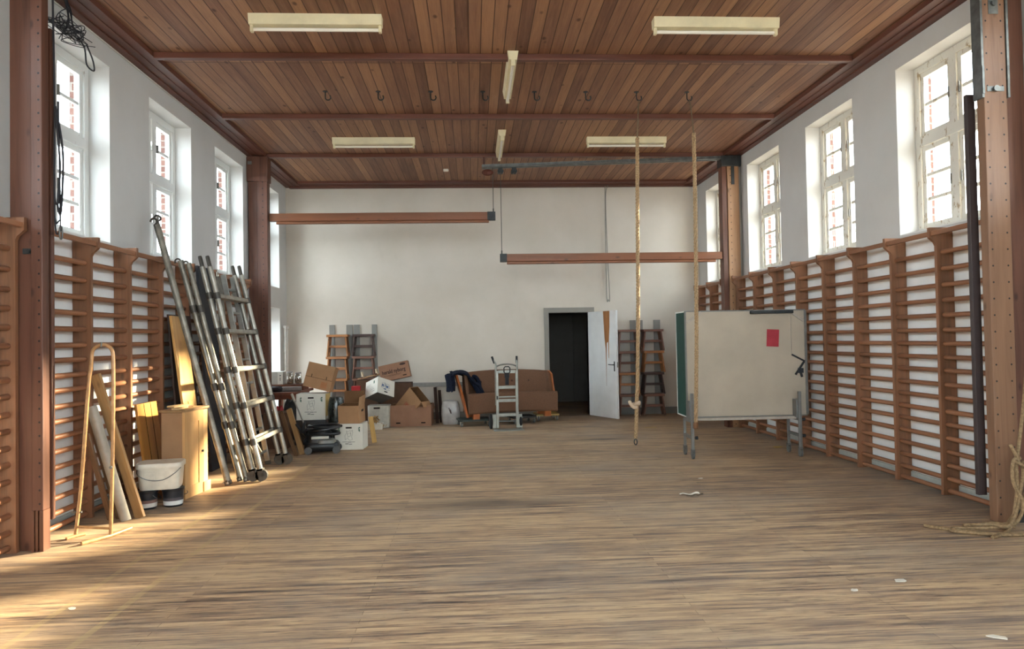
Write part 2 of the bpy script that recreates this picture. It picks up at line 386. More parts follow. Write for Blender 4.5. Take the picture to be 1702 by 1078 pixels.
# ceiling edging and cross battens
def edging(name, X, s):
    m = MB(); m.b2((X, LEN, 4.462), (X + s * .09, 0, CEIL)); m.b2((X + s * .09, LEN, 4.478), (X + s * .30, 0, CEIL)); m.b2((X + s * .17, LEN, 4.470), (X + s * .19, 0, 4.48)); m.b2((X + s * .28, LEN, 4.466), (X + s * .30, 0, 4.48))
    struct(m.build(name, M_TRIMY))
edging('trim_left', 0, 1); edging('trim_right', 8, -1)
m = MB(); m.b2((.09, -.09, 4.44), (7.91, 0, CEIL)); m.b2((.30, -.31, 4.478), (7.7, -.09, CEIL)); m.b2((.3, -.13, 4.455), (7.7, -.09, 4.48)); m.b2((.3, -.22, 4.468), (7.7, -.20, 4.48)); struct(m.build('trim_back', M_TRIM))
for k in range(7):
    y = -2.22 - 1.965 * k
    struct(MB().b2((.30, y - .035, 4.455), (7.70, y + .035, CEIL), .008).build('trim_%d' % (k + 1), M_TRIM))
# thin cable run clipped along the left edging
struct(MB().tube([(.012, LEN, 4.452), (.012, -.02, 4.452)], .007, 6).build('trim_cable_left', flat('white_cable', 'd9d5cc')))
# skirting
M_SKIRT = flat('grey_skirting_paint', '7d7b74', .6, 0, .3, 4, .05)
struct(MB().b2((5.9, -.03, 0), (8, 0, .13)).build('baseboard_back', M_SKIRT))
struct(MB().b2((0, -.03, 0), (4.9, 0, .13)).build('baseboard_back_left', M_SKIRT))
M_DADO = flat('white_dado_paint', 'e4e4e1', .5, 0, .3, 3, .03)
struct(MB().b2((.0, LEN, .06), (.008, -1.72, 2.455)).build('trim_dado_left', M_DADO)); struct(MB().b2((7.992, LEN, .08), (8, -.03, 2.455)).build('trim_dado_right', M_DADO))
M_SKIRT2 = flat('pale_grey_skirting_paint', 'a9aaa2', .7)
struct(MB().b2((7.975, LEN, 0), (8, -.03, .085)).build('baseboard_right', M_SKIRT2))
mb = MB(); mb.b2((0, LEN, 0), (.025, -1.66, .07)); mb.b2((0, -.48, 0), (.025, -.03, .07)); struct(mb.build('baseboard_left', M_SKIRT2))
struct(MB().b2((2.3, -.035, .62), (4.9, 0, .70), .006).build('trim_conduit', flat('grey_conduit_paint', '8d8a84')))

# ------------------------------------------------------------------ windows
def make_window(k, side, a, b):
    s = 1 if side == 'right' else -1
    X = 8.20 if s > 0 else -.20
    fm = M_WFRAME_OLD if s > 0 else M_WFRAME
    root = bpy.data.objects.new('window_%d' % k, None); col.objects.link(root); root.location = (X, (a + b) / 2, WZ0); struct(root)
    W = b - a; H = WZ1 - WZ0; hw = W / 2; d = .09
    x0, x1 = (0, d) if s > 0 else (-d, 0)
    f = MB()
    f.b2((x0, -hw, 0), (x1, -hw + .075, H)); f.b2((x0, hw - .075, 0), (x1, hw, H)); f.b2((x0, -hw + .075, H - .075), (x1, hw - .075, H)); f.b2((x0, -hw + .075, 0), (x1, hw - .075, .07))
    tz = H * .55
    f.b2((x0, -.05, .07), (x1, .05, H - .075)); f.b2((x0 - .012, -hw + .075, tz - .05), (x1 + .012, hw - .075, tz + .05))
    f.b2((x0 - .03 * s * 0, -hw, -.03), (x1, hw, 0))
    f.build('window_frame', fm, root)
    # painted sill board inside the reveal
    xs = (-.20, -.002) if s > 0 else (.002, .20)
    MB().b2((xs[0], -hw + .002, .0), (xs[1], hw - .002, .014)).build('window_sill', M_WFRAME, root)
    for (p, q) in ((-hw + .075, -.05), (.05, hw - .075)):
        for (u, v, nm) in ((.07, tz - .05, 2), (tz + .05, H - .075, 1)):
            e = .048; xm0, xm1 = (x0 + .02, x1 - .02)
            t = MB(); t.b2((xm0, p, u), (xm1, p + e, v)); t.b2((xm0, q - e, u), (xm1, q, v)); t.b2((xm0, p + e, u), (xm1, q - e, u + e)); t.b2((xm0, p + e, v - e), (xm1, q - e, v))
            for j in range(nm):
                zz = u + e + (v - u - 2 * e) * (j + 1) / (nm + 1); t.b2((xm0 + .012, p + e, zz - .016), (xm1 - .012, q - e, zz + .016))
            hx = xm0 - .014 if s > 0 else xm1 + .014; hy = p + e / 2 if p > 0 else q - e / 2
            so = t.build('sash', fm, root)
            MB().b2((min(hx, hx + .02), hy - .008, (u + v) / 2 - .05), (max(hx, hx + .02), hy + .008, (u + v) / 2 + .05)).build('latch', flat('window_iron', '8d8a82', .4, .6), so)
            xc = (xm0 + xm1) / 2
            MB().b2((xc - .002, p + e, u + e), (xc + .002, q - e, v - e)).build('pane', M_GLASS, so)
for k, (a, b) in enumerate(ADDED_FRONT_X):
    r_ = struct(bpy.data.objects.new('window_%d' % (17 + k), None)); col.objects.link(r_); r_.location = ((a + b) / 2, LEN - .14, FZ0)  # unseen end-wall window, added for its light
    W = (b - a) / 2; H = FZ1 - FZ0; f = MB()
    f.b2((-W, -.04, 0), (-W + .08, .04, H)); f.b2((W - .08, -.04, 0), (W, .04, H)); f.b2((-W + .08, -.04, 0), (W - .08, .04, .08)); f.b2((-W + .08, -.04, H - .08), (W - .08, .04, H)); f.b2((-.04, -.035, .08), (.04, .035, H - .08))
    for z in (.7, 1.35, 2.0): f.b2((-W + .08, -.02, z - .02), (W - .08, .02, z + .02))
    fo = f.build('window_frame', M_WFRAME, r_); MB().b2((-W + .08, -.003, .08), (W - .08, .003, H - .08)).build('pane', M_GLASS, r_)
for k, (a, b) in enumerate(WIN_Y):
    make_window(k + 1, 'left', a, b); make_window(k + 1 + len(WIN_Y), 'right', a, b)

# ================================================================== GYM FITTINGS
M_BAR = wood('wall_bar_wood', '8f6144', '61432f', 'Z', 16, .42, .18)
M_RUNG = wood('rung_wood', '99694a', '704b35', 'Y', 18, .4, .16, False)
M_POST = wood('dark_post_wood', '6c4636', '4a2e22', 'Z', 14, .45, .1)
M_POSTP = wood('pale_post_wood', 'a37c59', '7d5a3f', 'Z', 14, .5, .1)
M_STEEL = flat('dull_steel', '6f716e', .45, .7, .4, 12, .18)
M_DSTEEL = flat('dark_steel', '3b3d3d', .5, .6, .4, 12, .15)
M_HOLE = flat('hole_dark', '1d1410', .9)
M_BRASS = flat('screw_brass', '8f7a52', .4, .7)
RUNG_Z = [2.24, 2.085, 1.935, 1.795, 1.655, 1.518, 1.393, 1.265, 1.143, 1.012, .89, .765, .645, .52, .395, .272, .15, .04]
PROF = [(.012, 0), (.172, 0), (.168, .06), (.168, 2.30), (.182, 2.33), (.208, 2.352), (.232, 2.375), (.232, 2.468), (.012, 2.468)]
def wall_bars(side, ys, label, spans):
    s = 1 if side == 'left' else -1; X0 = 0 if s > 0 else 8
    t = thing('wall_bars', label, 'wall bars', (X0, ys[0], 0), 0, 'wall bars along the side walls')
    th = .036
    for y in ys:
        mb = MB(); dy = y - ys[0]
        Mx = Matrix(((s, 0, 0, 0), (0, 0, 1, dy), (0, 1, 0, 0), (0, 0, 0, 1)))
        mb.prism(PROF, 0, th, Mx)
        mb.build('upright', M_BAR, t)
    L = ys[-1] - ys[0]
    MB().box((s * .205, L / 2 + th / 2, 2.412), (.028, L + th - .004, .046), None, .008).build('top_rail', M_RUNG, t)
    for a, b in spans:
        for z in RUNG_Z:
            y0, y1 = ys[a] - ys[0] - (.0 if a else .018), ys[b] - ys[0] + .018
            mb = MB(); n = 10
            mb.tube([(s * .112, y0, z), (s * .112, y0 + .014, z), (s * .112, y1 - .014, z), (s * .112, y1, z)], [.016, .0225, .0225, .016], n)
            mb.build('rung', M_RUNG, t, True)
    return t
Lys = [-7.84 + .71 * k for k in range(8)]
wall_bars('left', Lys, 'long run of brown wooden wall bars on the left wall behind the leaning ladders', [(0, 2), (2, 4), (4, 6), (6, 7)])
wall_bars('left', [-9.57, -8.86, -8.15], 'cropped wall bars at the left photo edge in front of the near post', [(0, 2)])
Rys = [-7.975 + .705 * k for k in range(9)]
wall_bars('right', Rys, 'long run of brown wooden wall bars on the right wall behind the wheeled board', [(0, 2), (2, 4), (4, 6), (6, 8)])
wall_bars('right', [-1.77, -1.07, -.37], 'short wall bars in the far right corner beyond the far post', [(0, 2)])

def far_left_post():
    t = thing('boom_post', 'dark brown wooden post on the left wall at the far end of the wall bars', 'post', (.19, -2.2, 0), 0, 'upright posts that carry the booms')
    MB().b2((-.17, -.09, 0), (-.03, .06, 4.36), .006).build('plank', M_POST, t)
    p = MB().b2((-.025, -.11, 0), (.13, .04, 4.36), .006).build('plank', wood('post_wood_with_peg_holes', '6c4636', '4a2e22', 'Z', 14, .45, .1, holes=[(.06, .1, .009)]), t)
    MB().b2((-.185, -.125, 4.06), (.145, .07, 4.46), .01).build('head_block', M_POST, t)
    MB().b2((-.165, -.13, 4.33), (-.10, -.124, 4.38)).build('bracket', M_STEEL, t)
def far_right_post():
    t = thing('boom_post', 'far right post with pale front plank under the end of the ceiling rail', 'post', (7.84, -2.165, 0), 0, 'upright posts that carry the booms')
    MB().b2((-.18, -.10, 0), (-.10, .06, 4.3), .004).build('side_plank', M_POST, t)
    p = MB().b2((-.095, -.12, 0), (.10, .04, 4.3), .006).build('plank', wood('pale_wood_with_peg_holes', 'a37c59', '7d5a3f', 'Z', 14, .5, .1, holes=[(-.045, .11, .008)]), t)
    MB().b2((.105, -.06, 0), (.155, .05, 4.3)).build('back_strip', M_GREY, t)
    b = MB(); b.b2((-.19, -.13, 4.28), (.14, .08, 4.46), .01); b.b2((-.03, -.13, 3.98), (.02, -.121, 4.28)); b.build('steel_head', M_DSTEEL, t)
def near_left_post():
    t = thing('boom_post', 'dark wooden post with rows of peg holes at the near left', 'post', (.2, -8.1, 0), 0, 'upright posts that carry the booms')
    MB().b2((-.10, 0, 0), (.055, .06, 4.46), .005).build('plank', M_POST, t)
    p = MB().b2((.066, -.03, .30), (.15, .055, 4.46), .007).build('plank', wood('near_post_wood_with_peg_holes', '6c4636', '4a2e22', 'Z', 14, .45, .1, holes=[(.125, .1, .008)]), t)
    f = MB(); f.b2((.066, -.03, 0), (.085, .055, .30)); f.b2((.095, -.03, 0), (.112, .055, .30)); f.b2((.122, -.03, 0), (.15, .055, .30)); f.build('foot', M_POST, t)
    MB().b2((.06, .105, .20), (.138, .145, 3.95), .006).build('guide_board', M_POST, t)
    b = MB(); b.b2((.0, -.016, 2.20), (.07, 0, 2.24)); b.cyl((.055, -.045, 2.22), (.055, 0, 2.22), .014); b.build('clamp', M_DSTEEL, t)
def near_right_post():
    t = thing('boom_post', 'post with pale screw-studded plank at the near right with rope on its foot', 'post', (7.785, -8.2, 0), 0, 'upright posts that carry the booms')
    p = MB().b2((-.175, -.01, 0), (.015, .075, 4.46), .007).build('plank', wood('pale_wood_with_screws', '86644b', '684a36', 'Z', 14, .5, .1, holes=[(-.145, .13, .0075), (-.02, .13, .0075)]), t)
    MB().b2((.02, .02, 0), (.185, .10, 4.46), .005).build('plank', M_POST, t)
    c = MB(); c.b2((-.195, -.02, 3.35), (-.177, .085, 4.46)); c.b2((.017, -.02, 3.35), (.035, .085, 4.46)); c.b2((-.195, -.026, 3.38), (-.177, -.018, 3.6))
    c.build('steel_channel', M_STEEL, t)
    k = MB(); k.cyl((-.08, -.03, 3.42), (-.08, -.01, 3.42), .024); k.b2((-.15, -.014, 3.40), (-.01, -.009, 3.44)); k.build('bolt_plate', M_STEEL, t)
    k = MB(); k.cyl((-.08, -.03, 4.1), (-.08, -.01, 4.1), .02); k.b2((-.12, -.014, 4.02), (-.04, -.009, 4.3)); k.build('bolt_plate', M_STEEL, t)
    MB().b2((-.205, .145, .18), (-.135, .185, 3.43), .006).build('guide_board', flat('near_black_board', '3d3230', .5), t)
    f = MB(); f.b2((-.01, -.03, 0), (.05, -.02, .19)); f.cyl((.02, -.045, .19), (.02, -.01, .19), .012); f.build('foot_bracket', M_DSTEEL, t)
far_left_post(); far_right_post(); near_left_post(); near_right_post()

M_BOOM = wood('boom_wood', '8a5638', '683f27', 'X', 12, .4, .06)
M_CABLE = flat('steel_cable', '55524c', .5, .5)
def boom(x0, x1, z0, z1, cx, label):
    t = thing('balance_boom', label, 'boom', ((x0 + x1) / 2, -2.2, z0), 0, 'wooden booms hung across the far end')
    h = (x1 - x0) / 2; H = z1 - z0
    MB().b2((-h, -.045, .045), (h, .045, H), .006).build('beam', M_BOOM, t)
    MB().b2((-h + .1, -.03, 0), (h - .1, .03, .045), .012).build('lower_rail', M_BOOM, t)
    e = cx - (x0 + x1) / 2; s = 1 if e > 0 else -1
    MB().b2((e - s * .09 - .01, -.049, .04), (e + .03 * s, .049, H + .004)).build('end_fitting', M_DSTEEL, t)
    c = MB(); c.tube([(e, 0, H), (e, 0, 4.30 - z0)], .006, 6); c.cyl((e, 0, H), (e, 0, H + .06), .012, 8)
    c.build('suspension_cable', M_CABLE, t)
boom(.33, 3.92, 3.395, 3.565, 3.915 - .02, 'left wooden boom hanging high from the far left post')
boom(4.0, 7.65, 2.715, 2.88, 4.02, 'right wooden boom hanging lower from the far right post')

# overhead steel track with trolleys
t = thing('ceiling_track', 'grey steel double track hung under the ceiling above the right boom', 'track', (3.72, -2.22, 4.31))
d = Vector((4.0, 0, .13)); r = MB()
for dy in (-.045, .045):
    r.bar((0, dy, 0), d + Vector((0, dy, 0)), .02, .035, (0, 1, 0)); r.bar((0, dy, -.03), d + Vector((0, dy, -.03)), .045, .008, (0, 0, 1) if False else (0, 1, 0))
r.build('rails', M_STEEL, t)
MB().bar((.03, 0, -.03), (.03, 0, .15), .03, .05).build('hanger', flat('rust_brown_steel', '4a2a20', .6), t)
for x in (.30, .52):
    k = MB(); k.b2((x - .035, -.05, -.10), (x + .035, .05, -.03), .01); k.cyl((x - .02, -.06, -.09), (x - .02, .06, -.09), .03); k.cyl((x + .02, -.06, -.09), (x + .02, .06, -.09), .03); k.build('trolley', M_DSTEEL, t)
MB().lathe([(0, -.05), (.06, -.04), (.08, 0), (.06, .04), (0, .05)], (.09, 0, -.10), 14, Matrix.Rotation(PI / 2, 3, 'X') @ Matrix.Diagonal((1.2, .7, 1))).build('pulley_block', flat('red_brown_block', '5a2c1e', .6), t)

# fluorescent lamps
M_LAMPB = flat('cream_lamp_metal', 'd8cda8', .45, 0, .4, 6, .06)
M_TUBE = flat('lamp_tube_glass', 'e9e4d6', .25, 0, .5, 6, .02)
def lamp(c, rz, label):
    t = thing('ceiling_light', label, 'ceiling light', c, rz, 'fluorescent lamps on the ceiling')
    MB().prism([(-.042, .008), (.042, .008), (.058, .10), (-.058, .10)], -.605, .605, Matrix(((0, 0, 1, 0), (1, 0, 0, 0), (0, 1, 0, 0), (0, 0, 0, 1)))).build('housing', M_LAMPB, t)
    for s in (-1, 1): MB().b2((s * .585 - .014, -.022, -.052), (s * .585 + .014, .022, .035), .005).build('tube_holder', M_LAMPB, t)
    MB().cyl((-.57, 0, -.026), (.57, 0, -.026), .016, 12).build('fluorescent_tube', M_TUBE, t, True)
Z_L = 4.42
lamp((2.133, -7.0, Z_L), 0, 'fluorescent lamp on the near left of the ceiling, running crosswise')
lamp((5.895, -7.0, Z_L), 0, 'fluorescent lamp on the near right of the ceiling, running crosswise')
lamp((2.11, -3.08, Z_L), 0, 'fluorescent lamp on the far left of the ceiling, running crosswise')
lamp((5.895, -3.1, Z_L), 0, 'fluorescent lamp on the far right of the ceiling behind the rope')
lamp((4.0, -5.65, Z_L), PI / 2, 'nearer of two lengthwise fluorescent lamps in the middle of the ceiling')
lamp((4.0, -2.9, Z_L), PI / 2, 'farther of two lengthwise fluorescent lamps in the middle of the ceiling')
# white detector
t = thing('smoke_detector', 'small white box on the ceiling near the back wall', 'detector', (3.1, -1.18, CEIL))
MB().b2((-.045, -.045, -.035), (.045, .045, 0), .01).build('body', flat('white_plastic', 'e6e0d2', .4), t)

# hooks in the ceiling
names = ['iron ceiling hook farthest to the left', 'second iron ceiling hook from the left', 'third iron ceiling hook from the left', 'iron ceiling hook just left of the middle lamp', 'iron ceiling hook just right of the middle lamp', 'iron ceiling hook left of the climbing ropes']
HX = [1.806 + .631 * k for k in range(8)]
def hook(x, label):
    t = thing('ceiling_hook', label, 'hook', (x, -5.045, CEIL), 0, 'row of hooks screwed into the ceiling')
    m = MB(); pts = [(0, 0, 0), (0, 0, -.05)] + [(.032 - .032 * math.cos(a), 0, -.075 - .032 * math.sin(a)) for a in [PI * k / 8 for k in range(0, 11)]]
    m.tube(pts, .0075, 8); m.build('bent_hook', M_DSTEEL, t, True)
    MB().cyl((0, 0, -.006), (0, 0, 0), .03, 12).build('plate', M_DSTEEL, t)
for k in range(6): hook(HX[k], names[k])
hook(HX[6], 'iron ceiling hook holding the left climbing rope'); hook(HX[7], 'iron ceiling hook holding the right climbing rope')

# climbing ropes
M_ROPE = flat('hemp_rope', 'a58a69', .9, 0, .1, 60, .2, .3)
M_TWINE = flat('old_cord', '6a5844', .9)
def twisted(mb, pts, r, pitch=.13, step=.02):
    P = [Vector(p) for p in pts]; L = [0]
    for a, b in zip(P, P[1:]): L.append(L[-1] + (b - a).length)
    n = max(4, int(L[-1] / step)); strands = [[], [], []]; k = 0
    for i in range(n + 1):
        sL = L[-1] * i / n
        while k < len(L) - 2 and sL > L[k + 1]: k += 1
        u = (sL - L[k]) / max(1e-9, L[k + 1] - L[k]); c = P[k].lerp(P[k + 1], u); T = (P[k + 1] - P[k]).normalized()
        N = T.cross(Vector((0, 1, 0.01))).normalized(); B = T.cross(N)
        for j in range(3):
            a = 2 * PI * (sL / pitch + j / 3); strands[j].append(c + (N * math.cos(a) + B * math.sin(a)) * r * .5)
    for q in strands: mb.tube(q, r * .56, 6)
    return mb
def bez(p0, p1, p2, p3, n=16):
    p0, p1, p2, p3 = map(Vector, (p0, p1, p2, p3)); o = []
    for i in range(n + 1):
        t = i / n; o.append(p0 * (1 - t) ** 3 + p1 * 3 * t * (1 - t) ** 2 + p2 * 3 * t * t * (1 - t) + p3 * t ** 3)
    return o
def smooth_path(pts, n=8):
    P = [Vector(p) for p in pts]; o = []
    for i in range(len(P) - 1):
        a = P[max(0, i - 1)]; b = P[i]; c = P[i + 1]; d = P[min(len(P) - 1, i + 2)]
        for k in range(n):
            t = k / n; o.append(.5 * ((2 * b) + (c - a) * t + (2 * a - 5 * b + 4 * c - d) * t * t + (3 * b - a - 3 * c + d) * t ** 3))
    return o + [P[-1]]
t = thing('climbing_rope', 'left climbing rope, knotted near its lower end, in front of the stools', 'rope', (HX[6], -5.045, CEIL), 0, 'ropes hanging from the ceiling hooks')
zt = 3.95 - CEIL
MB().tube([(.03, 0, -.105), (.02, 0, -.2), (.0, 0, zt)], .009, 6).build('hanging_strap', M_TWINE, t)
path = smooth_path([(0, 0, zt), (-.02, 0, -1.6), (-.035, 0, -2.6), (-.06, .0, -3.5), (-.07, .01, -3.72), (-.085, -.02, -3.84), (-.085, 0, -4.0), (-.10, 0, -4.25)], 6)
twisted(MB(), path, .024).build('strands', M_ROPE, t, True)
kn = MB(); kc = Vector((-.085, 0, -3.85)); kn.tube([kc + Vector((.036 * math.cos(a), .036 * math.sin(a), .018 * math.cos(a + .6) + .010 * a / 3)) for a in [2 * PI * q / 14 for q in range(22)]], .021, 8); kn.tube(smooth_path([kc + Vector(p) for p in ((-.085, -.02, .055), (-.075, -.035, .02), (-.04, -.045, -.02), (.0, -.04, -.02))], 4), .022, 8)
kn.build('knot', flat('pale_rope_knot', 'b39c84', .9), t, True)
MB().tube([(-.10 + .018 * math.sin(a) * 1.0, 0, -4.295 + .035 * math.cos(a)) for a in [2 * PI * q / 16 for q in range(16)]], .007, 8, True).build('end_ring', M_DSTEEL, t, True)
t = thing('climbing_rope', 'right climbing rope hanging in front of the left edge of the wheeled board', 'rope', (HX[7], -5.245, CEIL), 0, 'ropes hanging from the ceiling hooks')
MB().tube([(.03, .2, -.105), (.02, .12, -.2), (.01, 0, zt)], .009, 6).build('hanging_strap', M_TWINE, t)
path = smooth_path([(.01, 0, zt), (.01, 0, -1.2), (.0, 0, -2.2), (-.01, 0, -2.9), (-.02, .0, -3.3), (-.035, 0, -3.75), (-.045, 0, -4.06)], 6)
twisted(MB(), path, .024).build('strands', M_ROPE, t, True)
MB().lathe([(0, 0), (.028, .005), (.03, .04), (.026, .08), (0, .085)], (-.047, 0, -4.13), 12).build('leather_end', flat('leather_brown', '6e4b30', .7), t, True)

# dark cords top left
M_CORD = flat('black_cord', '2b2a2e', .7)
t = thing('cable_tangle', 'tangled bundle of black cable hanging under the ceiling above the near left window', 'cable', (.1, -7.35, 4.3))
cp_ = MB(); q = random.Random(3)
for k in range(7):
    pts = [(q.gauss(0, .05), q.uniform(-.26, .28), q.gauss(-.06, .06)) for _ in range(9)]
    cp_.tube(smooth_path(pts, 6), .0036, 6)
cp_.tube(smooth_path([(0, -.06, .2), (.01, -.02, .1), (.0, .02, .0), (0, -.04, -.1)], 6), .008, 6)
cp_.tube(smooth_path([(0, -.02, .2), (.01, .03, .08), (.0, .1, -.02), (0, .22, .0)], 6), .007, 6)
cp_.tube(smooth_path([(0, .1, -.05), (0, .26, -.12), (.0, .3, -.26), (0, .42, -.27), (0, .40, -.18), (0, .3, -.08)], 6), .007, 6)
cp_.build('cable_loops', M_CORD, t, True)
t = thing('hanging_cord', 'long dark cord looped down the side of the near left post', 'cord', (.335, -7.985, 3.9))
hc = MB(); q = random.Random(8)
for k in range(3):
    o = q.uniform(-.02, .02); zb = -q.uniform(1.15, 1.45)
    hc.tube(smooth_path([(.02, o, .3), (.02, o + .02, -.5), (.03, o, zb), (.035, o + .05, zb - .06), (.03, o + .07, zb + .05), (.03, o + .05, -.5)], 8), .006, 6)
hc.tube(smooth_path([(.03, 0, -.6), (.045, .03, -1.0), (.05, -.01, -1.3), (.04, .05, -1.35), (.05, .06, -.9), (.03, .0, -.55)], 8), .008, 8)
hc.build('cord_loops', M_CORD, t, True)
hk = MB(); hk.tube([(.05, .03 + .02 * math.cos(a), -1.52 + .05 * math.sin(a)) for a in [2 * PI * k / 14 for k in range(14)]], .006, 6, True); hk.build('snap_hook', M_STEEL, t, True)
# pull cords on the back wall
t = thing('pull_cord', 'two thin grey cords hanging down the back wall right of the door', 'cord', (6.17, -.1, 4.44))
pc = MB(); pc.tube(smooth_path([(-.03, 0, 0), (-.02, .06, -.2), (-.03, .06, -1.1), (-.025, .06, -2.15), (.0, .06, -2.2), (.03, .06, -2.15), (.0, .06, -1.2), (-.01, .06, -.2), (.03, 0, 0.02)], 8), .008, 6)
pc.build('cords', flat('grey_cord', '8d8a82', .8), t, True)
# pale pipes in the far left corner
t = thing('wall_pipes', 'two white pipes rising beside the white side door', 'pipe', (.05, -.27, .16))
for dy in (-.07, .07):
    MB().cyl((0, dy, 0), (0, dy, 1.62), .022, 12).build('pipe', flat('white_pipe_paint', 'd6d3cb', .4), t, True)
MB().box((0, 0, 1.64), (.06, .22, .05), None, .01).build('cross_fitting', flat('white_pipe_paint', 'd6d3cb', .4), t)

# ================================================================== DOORS
M_DOORW = flat('white_door_paint', 'd9dad8', .5, 0, .3, 4, .04)
d = bpy.data.objects.new('door_1', None); col.objects.link(d); struct(d); d.location = (5.4, 0, 0)
fr = MB(); fr.b2((-.49, -.035, 0), (-.40, .28, 2.0)); fr.b2((.39, -.035, 0), (.49, .28, 2.0)); fr.b2((-.49, -.035, 2.0), (.49, .28, 2.095)); fr.build('door_frame', M_GREY, d)
lf_dir = Vector((.43, -.90, 0)).normalized(); ang = math.atan2(lf_dir.y, lf_dir.x)
lw = .885
leaf = MB().b2((0, -.04, .012), (lw, 0, 2.0), .004).build('door_leaf', M_DOORW, d, False, (.395, -.04, 0), (0, 0, ang))
pw = MB()
pw.prism([(.50, 1.995), (.70, 1.995), (.69, 1.7), (.665, 1.45), (.66, 1.12), (.645, 1.12), (.64, 1.42), (.60, 1.40), (.585, 1.2), (.578, .95), (.57, .60), (.566, .60), (.566, 1.0), (.56, 1.3), (.53, 1.5), (.515, 1.75)], 0, .0018, Matrix(((1, 0, 0, 0), (0, 0, -1, -.0402), (0, 1, 0, 0), (0, 0, 0, 1))))
pw.build('bare_wood_patch', wood('bare_door_wood', 'b07a48', '7c4e2c', 'Z', 18, .7, .05, False), leaf)
hh = MB(); hh.cyl((.82, -.08, 1.0), (.82, -.04, 1.0), .011); hh.tube([(.82, -.078, 1.0), (.76, -.085, 1.0), (.69, -.08, 1.003)], .009, 8); hh.b2((.805, -.045, .88), (.835, -.04, 1.06)); hh.cyl((.82, -.046, .93), (.82, -.04, .93), .008)
hh.build('door_handle', M_DSTEEL, leaf)
MB().b2((lw - .001, -.03, .95), (lw + .003, -.01, 1.05)).build('lock_plate', M_STEEL, leaf)
d = bpy.data.objects.new('door_2', None); col.objects.link(d); struct(d); d.location = (-.3, -1.07, 0)
fr = MB(); fr.b2((-.05, -.59, 0), (.03, -.52, 2.14)); fr.b2((-.05, .52, 0), (.03, .59, 2.14)); fr.b2((-.05, -.52, 2.07), (.03, .52, 2.14)); fr.build('door_frame', M_WFRAME, d)
lf = MB(); lf.b2((-.03, -.515, .01), (.015, -.41, 2.06)); lf.b2((-.03, .41, .01), (.015, .515, 2.06)); lf.b2((-.03, -.41, 1.95), (.015, .41, 2.06)); lf.b2((-.03, -.41, .01), (.015, .41, .25))
lo = lf.build('door_leaf', M_WFRAME, d); MB().b2((-.01, -.41, .25), (-.006, .41, 1.95)).build('pane', M_GLASS, lo)

# ================================================================== STOOLS ON WALL RAILS
M_RAIL = flat('grey_rail_paint', '85837d', .6, 0, .3, 4, .04)
def rail(x0, x1, label):
    t = MB().b2((-(x1 - x0) / 2, -.03, 0), ((x1 - x0) / 2, 0, 1.68), .003).build('wall_rail', M_RAIL, None, False, ((x0 + x1) / 2, 0, .15))
    tag(t, label, 'wall rail', 'grey rails behind the stacked stools')
for x0, x1, l in ((.80, .905, 'grey wall rail behind the left edge of the leftmost stool stack'), (1.12, 1.235, 'grey wall rail behind the right edge of the leftmost stool stack'), (1.26, 1.37, 'grey wall rail behind the left edge of the second stool stack'), (1.60, 1.70, 'grey wall rail next to the leaning printed carton'), (6.59, 6.705, 'grey wall rail just right of the open white door'), (6.72, 6.84, 'grey wall rail behind the left edge of the rightmost stool stack'), (7.06, 7.185, 'grey wall rail behind the right edge of the rightmost stool stack')): rail(x0, x1, l)
STW = {'orange': wood('orange_stool_wood', 'ac7648', '845636', 'X', 14, .5, .2), 'brown': wood('brown_stool_wood', '7a5542', '54382b', 'X', 14, .5, .25), 'dark': wood('dark_stool_wood', '54403a', '3a2b27', 'X', 14, .5, .2), 'red': wood('reddish_stool_wood', '86604e', '624235', 'X', 14, .5, .25)}
def stool(x, z, wtop, wfoot, mat, label, h=.40, bar=True):
    t = thing('stool', label, 'stool', (x, -.19, z), 0, 'wooden stools stacked against the back wall')
    m = STW[mat]; hw, hf = wtop / 2, wfoot / 2
    MB().box((0, 0, h - .024), (wtop, .27, .044), None, .006).build('seat_plank', m, t)
    for s in (-1, 1):
        MB().prism([(-.115, h - .046), (.115, h - .046), (.13, 0), (.05, 0), (.03, .08), (-.03, .08), (-.05, 0), (-.13, 0)], -.011, .011, Matrix(((0, s * (hf - hw + .03) / (h - .05) * -1, 1, s * (hf - .012)), (1, 0, 0, 0), (0, 1, 0, 0), (0, 0, 0, 1)))).build('side_board', m, t)
    wb = (hw + hf) - .05
    if bar: MB().box((0, -.05, h * .45), (wb, .022, .045), None, .003).build('crossbar', m, t)
    MB().box((0, .07, h * .45), (wb, .022, .03), None, .003).build('crossbar', m, t)
pos = ['topmost', 'second from top', 'third from top', 'lowest']
STK = [(1.0, 'leftmost stool stack', ['orange', 'orange', 'orange', 'brown'], .39, .40), (1.475, 'second stool stack from the left', ['dark', 'red', 'brown', 'dark'], .40, .43), (6.50, 'stool stack half hidden by the open door', ['red', 'red', 'orange', 'red'], .40, .41), (6.975, 'rightmost stool stack', ['red', 'orange', 'dark', 'red'], .39, .43)]
for si, (x, nm, ms, wt, wf) in enumerate(STK):
    for k in range(4):
        z = 1.236 - .412 * k
        jig = rnd.uniform(-.012, .012)
        stool(x + jig * .5 - (.012 * k if si == 0 else 0), z, wt, wf, ms[k], '%s %s wooden stool in the %s' % (pos[k], {'orange': 'orange-brown', 'brown': 'brown', 'dark': 'dark brown', 'red': 'reddish-brown'}[ms[k]], nm), .411)

